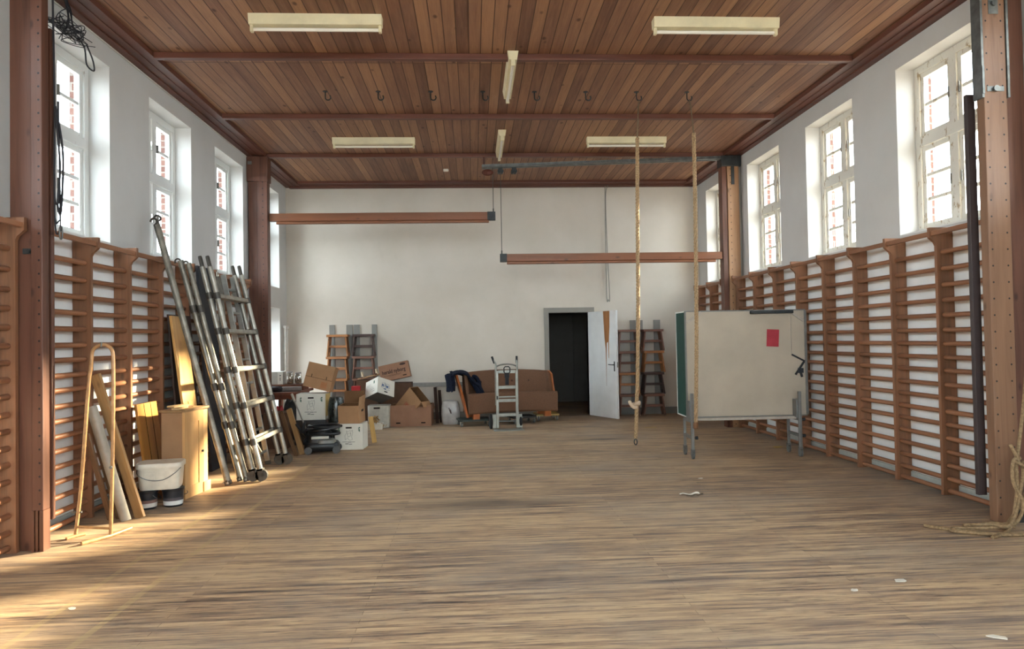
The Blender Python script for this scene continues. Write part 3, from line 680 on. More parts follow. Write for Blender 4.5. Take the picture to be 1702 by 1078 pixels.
# ================================================================== WHEELED BOARD
t = thing('wheeled_board', 'cream wheeled board with a green folded wing standing before the right wall bars', 'board', (6.93, -4.93, 0), R(-1.2))
M_CREAM = flat('cream_board', 'ac9f8d', .45, 0, .3, 2.2, .05)
M_BFRAME = flat('grey_board_frame', '7b7a76', .4, .5)
MB().b2((-.745, -.012, .50), (.745, .012, 1.80)).build('panel', M_CREAM, t)
f = MB(); f.b2((-.76, -.02, .485), (.76, .02, .50)); f.b2((-.76, -.02, 1.80), (.76, .02, 1.815)); f.b2((-.76, -.02, .50), (-.745, .02, 1.80)); f.b2((.745, -.02, .50), (.775, .03, 1.80)); f.build('frame', M_BFRAME, t)
MB().b2((-.70, -.08, .455), (.66, -.012, .487), .004).build('tray', flat('beige_tray', 'a99f92', .5), t)
wg = MB(); wg.b2((-.74, .03, .50), (-.72, .46, 1.80)); wo = wg.build('wing', flat('chalkboard_green', '1f4038', .6, 0, .2), t)
wf = MB(); wf.b2((-.745, .46, .485), (-.715, .475, 1.815)); wf.b2((-.745, .03, 1.80), (-.715, .46, 1.815)); wf.b2((-.745, .03, .485), (-.715, .46, .50)); wf.b2((-.747, .022, .485), (-.713, .036, 1.815)); wf.build('wing_frame', flat('pale_wing_frame', 'cfd1cc', .4), wo)
b = MB(); b.b2((-.70, .022, .9), (-.66, .06, 1.81)); b.build('back_channel', M_BFRAME, t)
b = MB(); b.b2((.08, -.055, 1.765), (.60, -.015, 1.805), .006); b.cyl((.06, -.035, 1.785), (.10, -.035, 1.785), .022); b.build('top_bar', M_DSTEEL, t)
for s in (-1, 1):
    MB().bar((s * .735, -.022, 1.67), (s * .56, -.022, 1.795), .016, .03, (0, 1, 0)).build('corner_brace', flat('beige_tray', 'a99f92', .5), t)
a = MB(); a.bar((.57, -.04, 1.25), (.73, -.04, 1.165), .018, .018, (0, 1, 0)); a.bar((.72, -.045, 1.16), (.61, -.045, 1.0), .02, .02, (0, 1, 0)); a.bar((.66, -.045, 1.08), (.69, -.045, .97), .022, .022, (0, 1, 0)); a.box((.675, -.045, 1.05), (.06, .03, .06)); a.build('hinged_arm', flat('black_metal', '26282b', .5), t)
fl = MB(); fl.b2((.575, -.026, 1.27), (.578, -.014, 1.79)); fl.build('side_flap', flat('beige_tray', 'a99f92', .5), t)
for s, xx in ((-1, -.735), (1, .60)):
    lg = MB(); dx = .015 * s
    lg.b2((xx - .018, -.17, .10), (xx + .018, -.135, .80), .004)
    lg.b2((xx - .016, .17, .10), (xx + .016, .20, .47), .004)
    lg.b2((xx - .014, -.135, .44), (xx + .014, .17, .475)); lg.b2((xx - .014, -.135, .24), (xx + .014, .17, .275)); lg.b2((xx - .03, -.135, .48), (xx + .03, -.02, .70), .003)
    lo = lg.build('leg_frame', M_BFRAME, t)
    for yy, z in ((-.152, 0), (.185, 0)):
        cw = MB(); cw.cyl((xx - .012, yy, .046), (xx + .012, yy, .046), .046, 18); cw.b2((xx - .022, yy - .02, .04), (xx - .016, yy + .02, .12)); cw.b2((xx + .016, yy - .02, .04), (xx + .022, yy + .02, .12)); cw.b2((xx - .022, yy - .02, .095), (xx + .022, yy + .02, .12))
        cw.build('castor', flat('castor_grey', '5d5c58', .5), lo, False)
    for z in (.455, .257):
        MB().lathe([(0, -.02), (.02, -.018), (.022, .012), (0, .02)], (xx + .05, -.152, z), 12, Matrix.Rotation(PI / 2, 3, 'Y')).build('knob', flat('black_metal', '26282b', .5), lo)
        MB().cyl((xx, -.152, z), (xx + .05, -.152, z), .008, 8).build('bolt', M_STEEL, lo)
Mb = t.matrix_basis.copy() if False else Matrix.Translation((6.93, -4.93, 0)) @ Matrix.Rotation(R(-1.2), 4, 'Z')
ps = MB().box((0, 0, 0), (.155, .0012, .215)).build('paper_sheet', flat('red_paper', 'a63a42', .7, 0, .2, 8, .08))
ps.matrix_world = Mb @ Matrix.Translation((.345, -.0135, 1.46)) @ Matrix.Rotation(R(3), 4, 'Y')
tag(ps, 'red paper sheet stuck on the cream wheeled board', 'paper')

# ================================================================== ROPE HEAP BY THE NEAR RIGHT POST
t = thing('rope_heap', 'old rope tied to the near right post and lying in loops on the floor', 'rope', (7.45, -8.42, 0))
rp_ = MB(); rr = .013
def loop(pts, r=rr): rp_.tube(smooth_path(pts, 7), r, 7)
loop([(.43, .13, 1.9), (.35, .12, 1.1), (.27, .12, .55), (.24, .1, .46), (.21, .06, .35), (.16, .02, .2), (.05, -.05, .03), (-.15, -.12, .014), (-.42, .1, .014), (-.47, .16, .014)])
loop([(.27, .1, .52), (.2, .08, .5), (.17, .05, .35), (.2, .0, .2), (.12, -.02, .06), (-.1, -.02, .03), (-.3, .05, .016), (-.36, -.02, .016), (-.2, -.12, .02), (.0, -.16, .014), (.4, -.14, .014)])
loop([(.29, .11, .46), (.25, .05, .42), (.22, .04, .3), (.12, -.02, .12), (.02, -.07, .05), (-.06, .0, .05), (-.2, .08, .03), (-.1, .12, .016), (.02, .06, .04), (.12, -.02, .03)])
loop([(.2, .08, .5), (.26, .06, .47), (.30, .09, .43), (.25, .02, .3), (.18, .02, .16), (.1, .04, .03), (-.02, -.1, .016), (-.2, -.2, .014)])
loop([(.22, .13, .62), (.235, .1, .55), (.25, .09, .49), (.28, .1, .47), (.31, .12, .49)])
rp_.build('rope_loops', flat('worn_rope', '8c7558', .9, 0, .1, 60, .2), t, True)

# ================================================================== SCRAPS ON THE FLOOR
M_PAPERW = flat('white_scrap', 'd8d2c4', .7)
def scrap(name, x, y, w, d, rz, mat, label, cat, seed):
    q = random.Random(seed); m = MB(); n = 9
    pts = [(w * math.cos(2 * PI * k / n) * q.uniform(.6, 1), d * math.sin(2 * PI * k / n) * q.uniform(.6, 1)) for k in range(n)]
    m.prism(pts, 0, .004); o = m.build(name, mat, None, False, (x, y, .001), (0, 0, rz)); tag(o, label, cat, 'scraps on the floor')
scrap('paper_scrap', 6.093, -9.367, .05, .03, .2, M_PAPERW, 'white paper scrap on the right floor, the larger of two close together', 'scrap', 1)
scrap('paper_scrap', 5.735, -9.49, .028, .02, .5, M_PAPERW, 'small white paper scrap on the floor left of the larger one', 'scrap', 2)
scrap('paper_scrap', 6.08, -10.17, .055, .025, -.5, M_PAPERW, 'white paper scrap at the bottom right corner of the photo', 'scrap', 3)
scrap('paper_scrap', 1.21, -9.31, .03, .02, -.2, M_PAPERW, 'white paper scrap on the sunlit floor by the court line', 'scrap', 4)
scrap('paper_scrap', 5.905, -6.22, .03, .02, .1, M_PAPERW, 'tiny white scrap on the floor in front of the wheeled board', 'scrap', 5)
scrap('yellow_strip', 6.43, -2.05, .13, .012, .03, flat('yellow_tape', 'b99a4a', .6), 'yellow strip lying on the floor left of the wheeled board', 'strip', 6)
scrap('yellow_scrap', 7.56, -4.35, .09, .06, .3, flat('yellow_tape', 'b99a4a', .6), 'yellow scrap on the floor under the right end of the wheeled board', 'scrap', 7)
t = thing('cord_scrap', 'short crumpled strip of pale webbing lying alone on the floor', 'scrap', (5.56, -6.95, 0))
cs = MB(); cs.grid(lambda u, v: Vector((-.1 + .19 * u, -.018 + .036 * v, .012 + .008 * math.sin(9 * u) + .006 * math.sin(5 * v + 3 * u))), 16, 3, .003); cs.build('webbing', M_PAPERW, t, True)
ch = MB(); ch.tube(smooth_path([(-.05, -.04, .006), (0, -.055, .006), (.04, -.03, .01), (.07, -.04, .006), (.1, 0, .006), (.13, .015, .006)], 6), .007, 6); ch.build('loose_end', flat('dark_scrap', '5e5244', .8), t, True)

# ================================================================== THINGS LEANING ON THE LEFT WALL BARS
M_GALV = flat('galvanised_tube', '9a968b', .38, .55, .5, 9, .2)
M_GALVD = flat('stained_tube', '8a8578', .45, .5, .5, 9, .25)
M_COLLAR = flat('dark_collar', '4a4640', .5, .5)
M_RUBBER = flat('castor_rubber', '4a463f', .6)
def lean(name, label, cat, bot, top, xdir=(1, 0, 0), group=None):
    b, t_ = Vector(bot), Vector(top); L = (t_ - b).length
    return thing(name, label, cat, group=group, M=basis(b, t_ - b, xdir)), L
def scaffold_frame(bx, tx, label, front):
    t, L = lean('scaffold_section', label, 'scaffolding', (bx, -5.70, .12), (tx, -5.70, 2.47), (1, 0, 0), 'galvanised scaffold sections')
    W = 1.03; zr = [.32, .73, 1.13, 1.565, 1.965]
    for y in (0, W):
        m = MB(); m.cyl((0, y, -.03), (0, y, L - .12), .028, 14); m.build('upright', M_GALV, t, True)
        MB().tube([(0, y, L - .13), (0, y, L - .02), (0, y, L)], [.022, .022, .018], 12).build('spigot', M_COLLAR, t, True)
        for z in zr: MB().cyl((0, y, z - .035), (0, y, z + .035), .036, 14).build('collar', M_COLLAR, t, True)
    for z in zr:
        MB().bar((0, .02, z), (0, W - .02, z), .04, .05, (1, 0, 0), .012).build('rung', M_GALV, t)
    MB().bar((0, .05, .32), (0, .16, .18), .02, .02).build('corner_brace', M_GALV, t)
    for y in (0, W):
        k = MB(); k.cyl((-.02, y - .02, -.055), (.03, y - .02, -.055), .062, 20) if False else k.cyl((.0, y - .022, -.05), (.0, y + .022, -.05), .066, 22)
        w_ = k.build('castor', M_RUBBER, t)
        f = MB(); f.b2((-.03, y - .034, -.06), (.03, y - .026, .02)); f.b2((-.03, y + .026, -.06), (.03, y + .034, .02)); f.b2((-.035, y - .034, -.0), (.035, y + .034, .02)); f.cyl((0, y - .036, -.05), (0, y + .036, -.05), .014, 10)
        f.build('fork', M_COLLAR, w_)
scaffold_frame(1.195, .645, 'front wheeled scaffold frame with five rungs leaning at the left', True)
scaffold_frame(1.11, .565, 'scaffold frame folded close behind the front wheeled one', False)
def pole(label, bot, top, r, collars=(), hooks=False):
    t, L = lean('scaffold_pole', label, 'scaffold pole', bot, top, (1, 0, 0), 'scaffold poles leaning at the left')
    MB().cyl((0, 0, 0), (0, 0, L), r, 14).build('tube', M_GALVD, t, True)
    for z in collars: MB().cyl((0, 0, z - .04), (0, 0, z + .04), r + .009, 14).build('collar', M_COLLAR, t, True)
    e = MB(); e.b2((-r * .9, -r * .9, -.012), (r * .9, r * .9, .03)); e.cyl((0, -r - .01, .03), (0, r + .01, .03), .012, 8); e.build('foot_clip', M_COLLAR, t)
    if hooks:
        for s, dz in ((-1, 0), (1, .04)):
            h = MB(); h.tube([(s * .012, s * .02, L - .1)] + [(s * .012 + .034 * math.sin(a) - .0, s * .028, L + dz - .005 + .034 * (1 - math.cos(a))) for a in [PI * k / 9 * 1.45 for k in range(10)]], .011, 8); h.build('claw_hook', M_COLLAR, t, True)
    else:
        h = MB(); h.tube([(0, 0, L)] + [(-.03 + .03 * math.cos(a), 0, L + .03 * math.sin(a)) for a in [PI * k / 8 for k in range(10)]], .008, 8); h.build('claw_hook', M_COLLAR, t, True)
pole('tallest galvanised pole with claw hooks, leaning up to the window', (.905, -5.86, .02), (.163, -5.82, 2.80), .034, (), True)
pole('galvanised pole with collars next to the tallest leaning pole', (.965, -5.66, .02), (.36, -5.70, 2.42), .03, (.62, 1.05, 1.93))
pole('galvanised pole with collars nearest to the wheeled scaffold frames', (1.045, -5.70, .02), (.443, -5.70, 2.39), .028, (.62, 1.05, 1.93))
t, L = lean('thin_rod', 'thin pale metal rod standing between the tall pole and the small cabinet', 'rod', (.842, -5.76, .0), (.36, -5.62, 1.72))
MB().tube([(-.03, .0, .012), (-.006, 0, .02), (0, 0, .06), (0, 0, L)], .009, 8).build('tube', flat('bright_steel', 'b9b5a6', .35, .5), t, True)
# aluminium ladder
t, L = lean('ladder', 'narrow aluminium ladder leaning behind the wheeled scaffold frames', 'ladder', (.955, -4.9, .0), (.535, -4.9, 2.34))
M_ALU = flat('ladder_aluminium', '9a9a94', .35, .6, .5, 8, .1)
for y in (0, .31):
    MB().box((0, y, L / 2), (.062, .022, L), None, .003).build('rail', M_ALU, t)
for k in range(8):
    MB().bar((0, .01, .17 + .29 * k), (0, .30, .17 + .29 * k), .03, .028, (1, 0, 0), .004).build('rung', M_ALU, t)
for y in (0, .31): MB().box((0, y, .02), (.07, .03, .05), None, .005).build('rubber_foot', M_RUBBER, t)
# panels
def leaning_panel(name, label, cat, bot, top, w, th, mat, group=None, frame=None):
    t, L = lean(name, label, cat, bot, top, (1, 0, 0), group)
    MB().box((0, w / 2, L / 2), (th, w, L), None, .003).build('panel', mat, t)
    return t, L
t, L = leaning_panel('pine_board', 'tall pale pine panel leaning behind the small cabinet', 'panel', (.50, -5.76, 0), (.262, -5.74, 1.82), .35, .028, wood('pine_panel_wood', 'd0a362', 'a87a44', 'Z', 10, .45, .1))
MB().box((.018, .2, .75), (.008, .16, .28), None, .002).build('batten', wood('pine_panel_wood', 'd0a362', 'a87a44', 'Z', 10, .45, .1), t)
leaning_panel('dark_board', 'dark brown board leaning behind the tall pine panel', 'board', (.34, -5.66, 0), (.20, -5.66, 1.84), .60, .02, wood('dark_board_wood', '3d2a22', '261a16', 'Z', 12, .5, .1, False))
leaning_panel('black_board', 'tall black board leaning between the poles and the scaffold frames', 'board', (.42, -5.03, 0), (.27, -5.03, 2.44), .50, .03, flat('black_board_paint', '2a2b31', .6))
t, L = leaning_panel('grey_metal_sheet', 'grey metal panel with a hook behind the top of the scaffold frames', 'panel', (.50, -4.5, 0), (.30, -4.5, 2.36), .2, .02, flat('mottled_grey_metal', '77746c', .5, .4, .4, 22, .22))
MB().tube([(0, .05, L)] + [(0, .08 - .03 * math.cos(a), L + .03 + .03 * math.sin(a)) for a in [PI * k / 8 for k in range(11)]], .008, 8).build('hook', flat('bright_steel', 'b9b5a6', .35, .5), t, True)
t, L = leaning_panel('varnished_board', 'short varnished wood panel leaning behind the white bucket', 'panel', (.40, -6.56, 0), (.275, -6.56, .935), .42, .026, wood('varnished_panel_wood', 'ad7a3c', '855524', 'Z', 10, .3, .1))
for yy in (.14, .28): MB().box((.0145, yy, L / 2), (.003, .005, L - .01)).build('groove', M_HOLE, t)
# small cabinet
t = thing('cabinet', 'small upright cabinet with a panelled pine door standing beside the buckets', 'cabinet', (.716, -6.504, 0), R(84.3))
M_KRAFT = flat('brown_fibreboard', 'a07c5c', .75, 0, .15, 6, .05)
M_PINE = wood('pine_door_wood', 'd3a873', 'b48552', 'Z', 9, .45, .08, False)
MB().b2((.02, .032, 0), (.47, .245, .84), .003).build('carcass', M_KRAFT, t)
dr = MB(); dr.b2((0, 0, .0), (.085, .026, .845)); dr.b2((.285, 0, .0), (.37, .026, .845)); dr.b2((.085, 0, 0), (.285, .026, .11)); dr.b2((.085, 0, .735), (.285, .026, .845)); dr.b2((.085, .009, .11), (.285, .026, .735)); dr.b2((.09, .006, .12), (.10, .012, .725))
do = dr.build('door', M_PINE, t)
MB().cyl((.345, -.015, .42), (.345, 0, .42), .012, 10).build('knob', M_DSTEEL, do)
MB().b2((.385, .006, .0), (.475, .032, .835), .003).build('side_strip', M_PINE, t)
MB().b2((.36, -.012, 0), (.50, .004, .10), .003).build('foot_board', M_PINE, t)
MB().b2((-.01, -.012, .845), (.48, .25, .868), .004).build('top', wood('cabinet_top_wood', 'b39067', '8d6c48', 'X', 12, .5, .1, False), t)
for k, (lx, ly, rz, w_, d_, z, lab) in enumerate(((.14, .12, 8, .26, .07, .868, 'pale wood offcut lying along the top of the small cabinet'), (.16, .15, -14, .20, .09, .886, 'thin wood offcut on top of the one on the small cabinet'), (.37, .14, 40, .12, .05, .868, 'short wood offcut at the back of the small cabinet top'))):
    p = Matrix.Translation((.716, -6.504, 0)) @ Matrix.Rotation(R(84.3), 4, 'Z') @ Matrix.Translation((lx, ly, z + .009)) @ Matrix.Rotation(R(rz), 4, 'Z')
    o = MB().box((0, 0, 0), (w_, d_, .018), None, .003).build('wood_offcut', wood('offcut_wood', 'cdb184', 'a58355', 'X', 12, .6, .15, False)); o.matrix_world = p; tag(o, lab, 'offcut', 'offcuts on the small cabinet')
# buckets
def paint_bucket(x, y, label, band):
    t = thing('paint_bucket', label, 'bucket', (x, y, 0), rnd.uniform(0, 3), 'black paint buckets')
    MB().lathe([(0, .004), (.078, 0), (.083, .006), (.092, .135), (.092, .15), (0, .15)], (0, 0, 0), 26).build('body', flat('black_bucket_plastic', '23252a', .35, 0, .5), t, True)
    MB().lathe([(.0, .15), (.098, .146), (.1, .15), (.1, .166), (.094, .17), (.088, .166), (0, .166)], (0, 0, 0), 26).build('lid', flat('black_lid_plastic', '1c1e22', .35, 0, .5), t, True)
    MB().lathe([(.0846, .018), (.0905, .085)], (0, 0, 0), 26).build('paper_label', band, t, True)
    h = MB(); h.tube([(.1 * math.cos(a), -.1 * math.sin(a) * .55 - .06, .13 - .05 * math.sin(a)) for a in [PI * k / 10 for k in range(11)]], .003, 6); h.build('handle', M_STEEL, t, True)
def lab_mat(name, a, b_):
    m, n, l, b = newmat(name, .5); f = noise(n, l, coords(n, l, (1, 1, 2.5)), 14, 3)
    sx = n.new('ShaderNodeSeparateXYZ'); l.new(coords(n, l), sx.inputs[0]); z = ramp(n, l, math_(n, l, 'MULTIPLY', sx.outputs['Z'], 8), [(.44, (0, 0, 0)), (.46, (1, 1, 1))])
    l.new(mix(n, l, z, srgb(a), mix(n, l, f, srgb(b_), srgb('5a4a44'))), b.inputs['Base Color']); return m
paint_bucket(.498, -6.82, 'left black paint bucket with a pink and white label under the white bucket', lab_mat('pink_white_label', 'cfcac2', '8e6a60'))
paint_bucket(.70, -6.735, 'right black paint bucket with a grey and white label under the white bucket', lab_mat('grey_white_label', 'cfcfcc', '4a4f58'))
t = thing('bucket', 'large white rectangular bucket with lid stacked on two black paint buckets', 'bucket', (.595, -6.745, .171), R(12))
def rrect(w, d, r, n=5):
    o = []
    for cx_, cy_, a0 in ((w / 2 - r, d / 2 - r, 0), (-w / 2 + r, d / 2 - r, 90), (-w / 2 + r, -d / 2 + r, 180), (w / 2 - r, -d / 2 + r, 270)):
        for k in range(n + 1): a = R(a0 + 90 * k / n); o.append((cx_ + r * math.cos(a), cy_ + r * math.sin(a)))
    return o
def loft(mb, rings):
    V = [[mb.bm.verts.new(p) for p in r_] for r_ in rings]; n = len(V[0])
    for A, B in zip(V, V[1:]):
        for k in range(n): mb.bm.faces.new((A[k], A[(k + 1) % n], B[(k + 1) % n], B[k]))
    mb.bm.faces.new(list(reversed(V[0]))); mb.bm.faces.new(V[-1]); return mb
def rr(w, d, r, z): return [(x, y, z) for x, y in rrect(w, d, r)]
M_WB = flat('dirty_white_plastic', 'd3ccbb', .4, 0, .4, 7, .1)
loft(MB(), [rr(.33, .22, .05, 0), rr(.345, .235, .05, .02), rr(.372, .262, .055, .205)]).build('body', M_WB, t, True)
loft(MB(), [rr(.392, .28, .06, .198), rr(.396, .284, .06, .205), rr(.396, .284, .06, .235), rr(.38, .27, .055, .245), rr(.34, .235, .05, .243)]).build('lid', M_WB, t, True)
MB().tube(smooth_path([(-.18, -.10, .2), (-.17, -.13, .15), (-.08, -.137, .10), (.04, -.138, .095), (.14, -.137, .15), (.19, -.11, .2)], 6), .004, 6).build('handle', M_STEEL, t, True)
MB().b2((-.12, -.129, .10), (-.03, -.123, .16), .004).build('moulded_mark', M_WB, t)
# planks leaning by the wire hoop
M_PLK = wood('weathered_plank_wood', 'b08a5a', '7d5d3a', 'Z', 14, .6, .15)
M_PLK2 = wood('dark_plank_wood', '6d5138', '46331f', 'Z', 14, .6, .15, False)
def plank(label, bot, top, w, th, mat, xd=(.2, -1, 0)):
    t, L = lean('plank', label, 'plank', bot, top, xd, 'planks leaning beside the bent stand')
    MB().box((0, 0, L / 2), (w, th, L), None, .003).build('board', mat, t)
    return t
plank('longest pale plank leaning on the wall bars behind the bent stand', (.605, -7.18, .0), (.215, -7.15, 1.255), .09, .028, M_PLK, (1, -.25, 0))
t, L = lean('gutter_profile', 'grey half-round profile leaning among the planks behind the bent stand', 'profile', (.525, -7.255, .0), (.235, -7.24, .985), (1, -.3, 0))
g = MB(); g.prism([(-.05 * math.cos(a), -.05 * math.sin(a)) for a in [PI * k / 10 for k in range(11)]] + [(.042 * math.cos(a), -.042 * math.sin(a)) for a in [PI * k / 10 for k in range(11)]], 0, L); g.build('half_round', flat('grey_profile_metal', '8e877a', .5, .2, .4, 10, .1), t, True)
plank('dark narrow plank at the left of the leaning planks', (.375, -7.225, .0), (.235, -7.33, .76), .05, .022, M_PLK2, (1, -.3, 0))
plank('brown plank right behind the grey half-round profile', (.44, -7.19, .0), (.215, -7.21, .86), .07, .022, M_PLK2, (1, -.3, 0))
plank('short pale plank at the right of the leaning planks', (.575, -7.10, .0), (.26, -6.93, .70), .07, .022, M_PLK, (1, -.25, 0))
# bent stand
t = thing('bent_stand', 'slim bent yellow-brown stand with rod feet in front of the leaning planks', 'stand', (.55, -7.78, 0))
M_CANE = flat('varnished_cane', 'a67e55', .35, 0, .4, 20, .15)
arc = [(.042 + .082 * math.cos(a), .015, 1.435 + .082 * math.sin(a)) for a in [PI - PI * k / 12 for k in range(13)]]
MB().tube(smooth_path([(-.168, .01, .03), (-.12, .01, .45), (-.066, .012, 1.18), (-.046, .014, 1.33)], 4)[:-1] + arc + smooth_path([(.128, .01, 1.2), (.125, -.005, .6), (.115, -.02, .03)], 4), .014, 10).build('bent_hoop', M_CANE, t, True)
MB().cyl((-.163, .01, .085), (.117, -.018, .07), .011, 8).build('crossbar', M_CANE, t)
MB().tube([(.0, -.22, .015), (.115, -.02, .016), (.165, .2, .015)], .015, 10).build('rod_foot', M_CANE, t, True)
MB().tube([(-.20, -.06, .012), (-.165, .01, .016), (-.13, .07, .012)], .013, 10).build('rod_foot', M_CANE, t, True)
s_ = MB(); s_.tube([(.042, .0, 1.535), (.042, -.005, 1.50)], .006, 6); s_.cyl((.12, -.03, .55), (.12, .01, .55), .012, 8); s_.cyl((-.20, .012, .20), (-.12, .012, .2), .008, 8); s_.build('screws', M_STEEL, t)

# ================================================================== FAR LEFT: TABLE, VACUUM, CARTONS
M_KR = flat('brown_card', 'a37e5d', .8, 0, .1, 5, .06)
M_KRSHADE = flat('brown_card_inner_shade', '6e5138', .85, 0, .1, 5, .06)  # shade inside the open cartons, put into a darker card colour
M_KR2 = flat('reddish_brown_card', '94705a', .8, 0, .1, 5, .06)
M_WCARD = flat('white_card', 'd2cfc3', .7, 0, .15, 5, .03)
M_INK = flat('dark_ink', '3a3f3d', .8); M_INKG = flat('green_ink', '355c4c', .8); M_INKB = flat('blue_ink', '54688a', .8); M_INKR = flat('red_ink', '9a3b30', .8); M_INKGR = flat('grey_ink', '8d8d86', .8)
def carton(name, label, cat, M, w, d, h, mat, inside=None, closed=True, flaps=(), group=None, slots=(), th=.006):
    "origin at the middle of the base, front is -Y; flaps: list of (side, angle, length)"
    t = thing(name, label, cat, group=group, M=M)
    m = MB(); hw, hd = w / 2, d / 2
    m.b2((-hw, -hd, 0), (hw, hd, th)); m.b2((-hw, -hd, th), (hw, -hd + th, h)); m.b2((-hw, hd - th, th), (hw, hd, h)); m.b2((-hw, -hd + th, th), (-hw + th, hd - th, h)); m.b2((hw - th, -hd + th, th), (hw, hd - th, h))
    m.build('box_body', mat, t)
    if not closed and inside:
        q = MB(); i = th + .001; e = .0008
        q.b2((-hw + i, -hd + i, th), (hw - i, hd - i, th + e)); q.b2((-hw + i, -hd + i, th), (hw - i, -hd + i + e, h - .002)); q.b2((-hw + i, hd - i - e, th), (hw - i, hd - i, h - .002)); q.b2((-hw + i, -hd + i, th), (-hw + i + e, hd - i, h - .002)); q.b2((hw - i - e, -hd + i, th), (hw - i, hd - i, h - .002)); q.build('shade_lining', inside, t)  # thin inner faces carrying the painted inside shade
    if closed:
        k = MB(); k.b2((-hw, -hd, h), (hw, -.001, h + .004)); k.b2((-hw, .001, h), (hw, hd, h + .004)); k.build('lid_flaps', mat, t)
    for side, ang, ln in flaps:
        if side in 'FB':
            s = -1 if side == 'F' else 1; f = MB().b2((-hw + .002, 0, -.002), (hw - .002, ln, .002)).build('flap', inside if side == 'B' and inside else mat, t); f.location = (0, s * hd, h); f.rotation_euler = (R(ang), 0, 0 if s > 0 else PI)  # back flap takes the darker colour too, its shade painted in
        else:
            s = -1 if side == 'L' else 1; f = MB().b2((0, -hd + .002, -.002), (ln, hd - .002, .002)).build('flap', mat, t); f.location = (s * hw, 0, h); f.rotation_euler = (0, -R(ang), 0 if s > 0 else PI)
    for (face, u, z, sw, sh) in slots:
        q = MB()
        if face == 'F': q.box((u, -hd, z), (sw, .004, sh), None, .001)
        elif face == 'R': q.box((hw, u, z), (.004, sw, sh), None, .001)
        else: q.box((-hw, u, z), (.004, sw, sh), None, .001)
        q.build('hand_hole', M_HOLE, t)
    return t
def print_on(t, face, w, d, marks, mat, name='print'):
    "marks: polylines (u,z,width) or rects (u0,z0,u1,z1) on a face; thin ink, .6 mm"
    m = MB(); e = .0012
    def P(u, z):
        if face == 'F': return Vector((u, -d / 2 - e, z))
        if face == 'R': return Vector((w / 2 + e, u, z))
        return Vector((-w / 2 - e, -u, z))
    for k in marks:
        if len(k) == 4 and not isinstance(k[0], tuple):
            a, b = P(k[0], k[1]), P(k[2], k[3]); c = (a + b) / 2; s = [abs(a[i] - b[i]) for i in range(3)]; s[1 if face == 'F' else 0] = .0012
            m.box(c, s)
        else: m.tube([P(u, z) for u, z in k], .0028, 4)
    return m.build(name, mat, t)
def mover_print(t, w, d, h, zb, pale=1):
    "the moving-carton print: corner marks, a sketched figure, two short lines"
    print_on(t, 'F', w, d, [r for s in (-1, 1) for r in ((s * w * .36 - .006, h * .72, s * w * .36 + .002, h * .86), (s * w * .36 + .004, h * .70, s * w * .36 + .016, h * .80), (s * w * .36 + .002, h * .83, s * w * .36 + .018, h * .88))], M_INKG, 'corner_marks')
    q = random.Random(11); fig = []
    fig.append([(-.05, h * .38), (-.055, h * .55), (-.03, h * .66), (-.035, h * .74)]); fig.append([(-.035, h * .74), (.0, h * .70), (.01, h * .76), (.035, h * .72), (.05, h * .77)]); fig.append([(.05, h * .77), (.055, h * .66), (.04, h * .5), (.05, h * .4)]); fig.append([(-.02, h * .62), (.02, h * .64), (.03, h * .55), (-.01, h * .5), (-.02, h * .62)]); fig.append([(-.05, h * .38), (-.02, h * .46), (.01, h * .36), (.05, h * .4)]); fig.append([(-.025, h * .7), (-.02, h * .6)]); fig.append([(.02, h * .7), (.03, h * .6)])
    print_on(t, 'F', w, d, fig, M_INKGR, 'sketched_figure')
    print_on(t, 'F', w, d, [(-.09, h * .30, -.02, h * .315), (-.015, h * .29, .04, h * .31), (.045, h * .295, .085, h * .31), (-.05, h * .22, -.005, h * .245), (.0, h * .205, .045, h * .225)], M_INK, 'text_lines')
def place(x, y, z, rz=0, rx=0, ry=0): return Matrix.Translation((x, y, z)) @ Euler((R(rx), R(ry), R(rz))).to_matrix().to_4x4()
CG = 'cartons piled at the far left'
# table with its things
t = thing('table', 'small red-brown wooden table in front of the white side door', 'table', (.35, -1.35, 0))
M_TAB = wood('red_brown_table_wood', '7d4630', '532c1e', 'Y', 12, .4, .08, False)
MB().b2((-.31, -.58, .655), (.31, .58, .70), .006).build('table_top', M_TAB, t)
MB().b2((-.25, -.53, .58), (.25, .53, .655)).build('apron', M_TAB, t)
for sx_ in (-1, 1):
    for sy_ in (-1, 1): MB().box((sx_ * .02 + (.0 if sx_ > 0 else -.22), sy_ * .52, .29), (.05, .05, .58), None, .004).build('leg', M_TAB, t)
t = thing('wooden_chest', 'flat brown wooden box lying on the small table under the glass jars', 'box', (.34, -1.25, .70))
MB().b2((-.3, -.2, 0), (.3, .2, .10), .006).build('body', wood('chest_wood', '7b4a32', '4f2e1f', 'X', 12, .5, .1), t)
MB().b2((-.27, -.206, .02), (.02, -.2, .08), .003).build('drawer_front', wood('chest_wood', '7b4a32', '4f2e1f', 'X', 12, .5, .1), t)
t = carton('grey_box', 'grey storage box with a white end on the flat brown chest', 'box', place(.15, -1.25, .801, 4), .25, .26, .21, flat('grey_card', 'a8a59c', .7), None, True)
print_on(t, 'F', .25, .26, [(.035, .0, .122, .208)], M_WCARD, 'white_end'); print_on(t, 'F', .25, .2625, [(.07, .14, .09, .16), (.075, .06, .085, .12)], M_INK, 'label_mark')
M_JAR = mat_glass('jar_glass', (.86, .88, .86), .16)
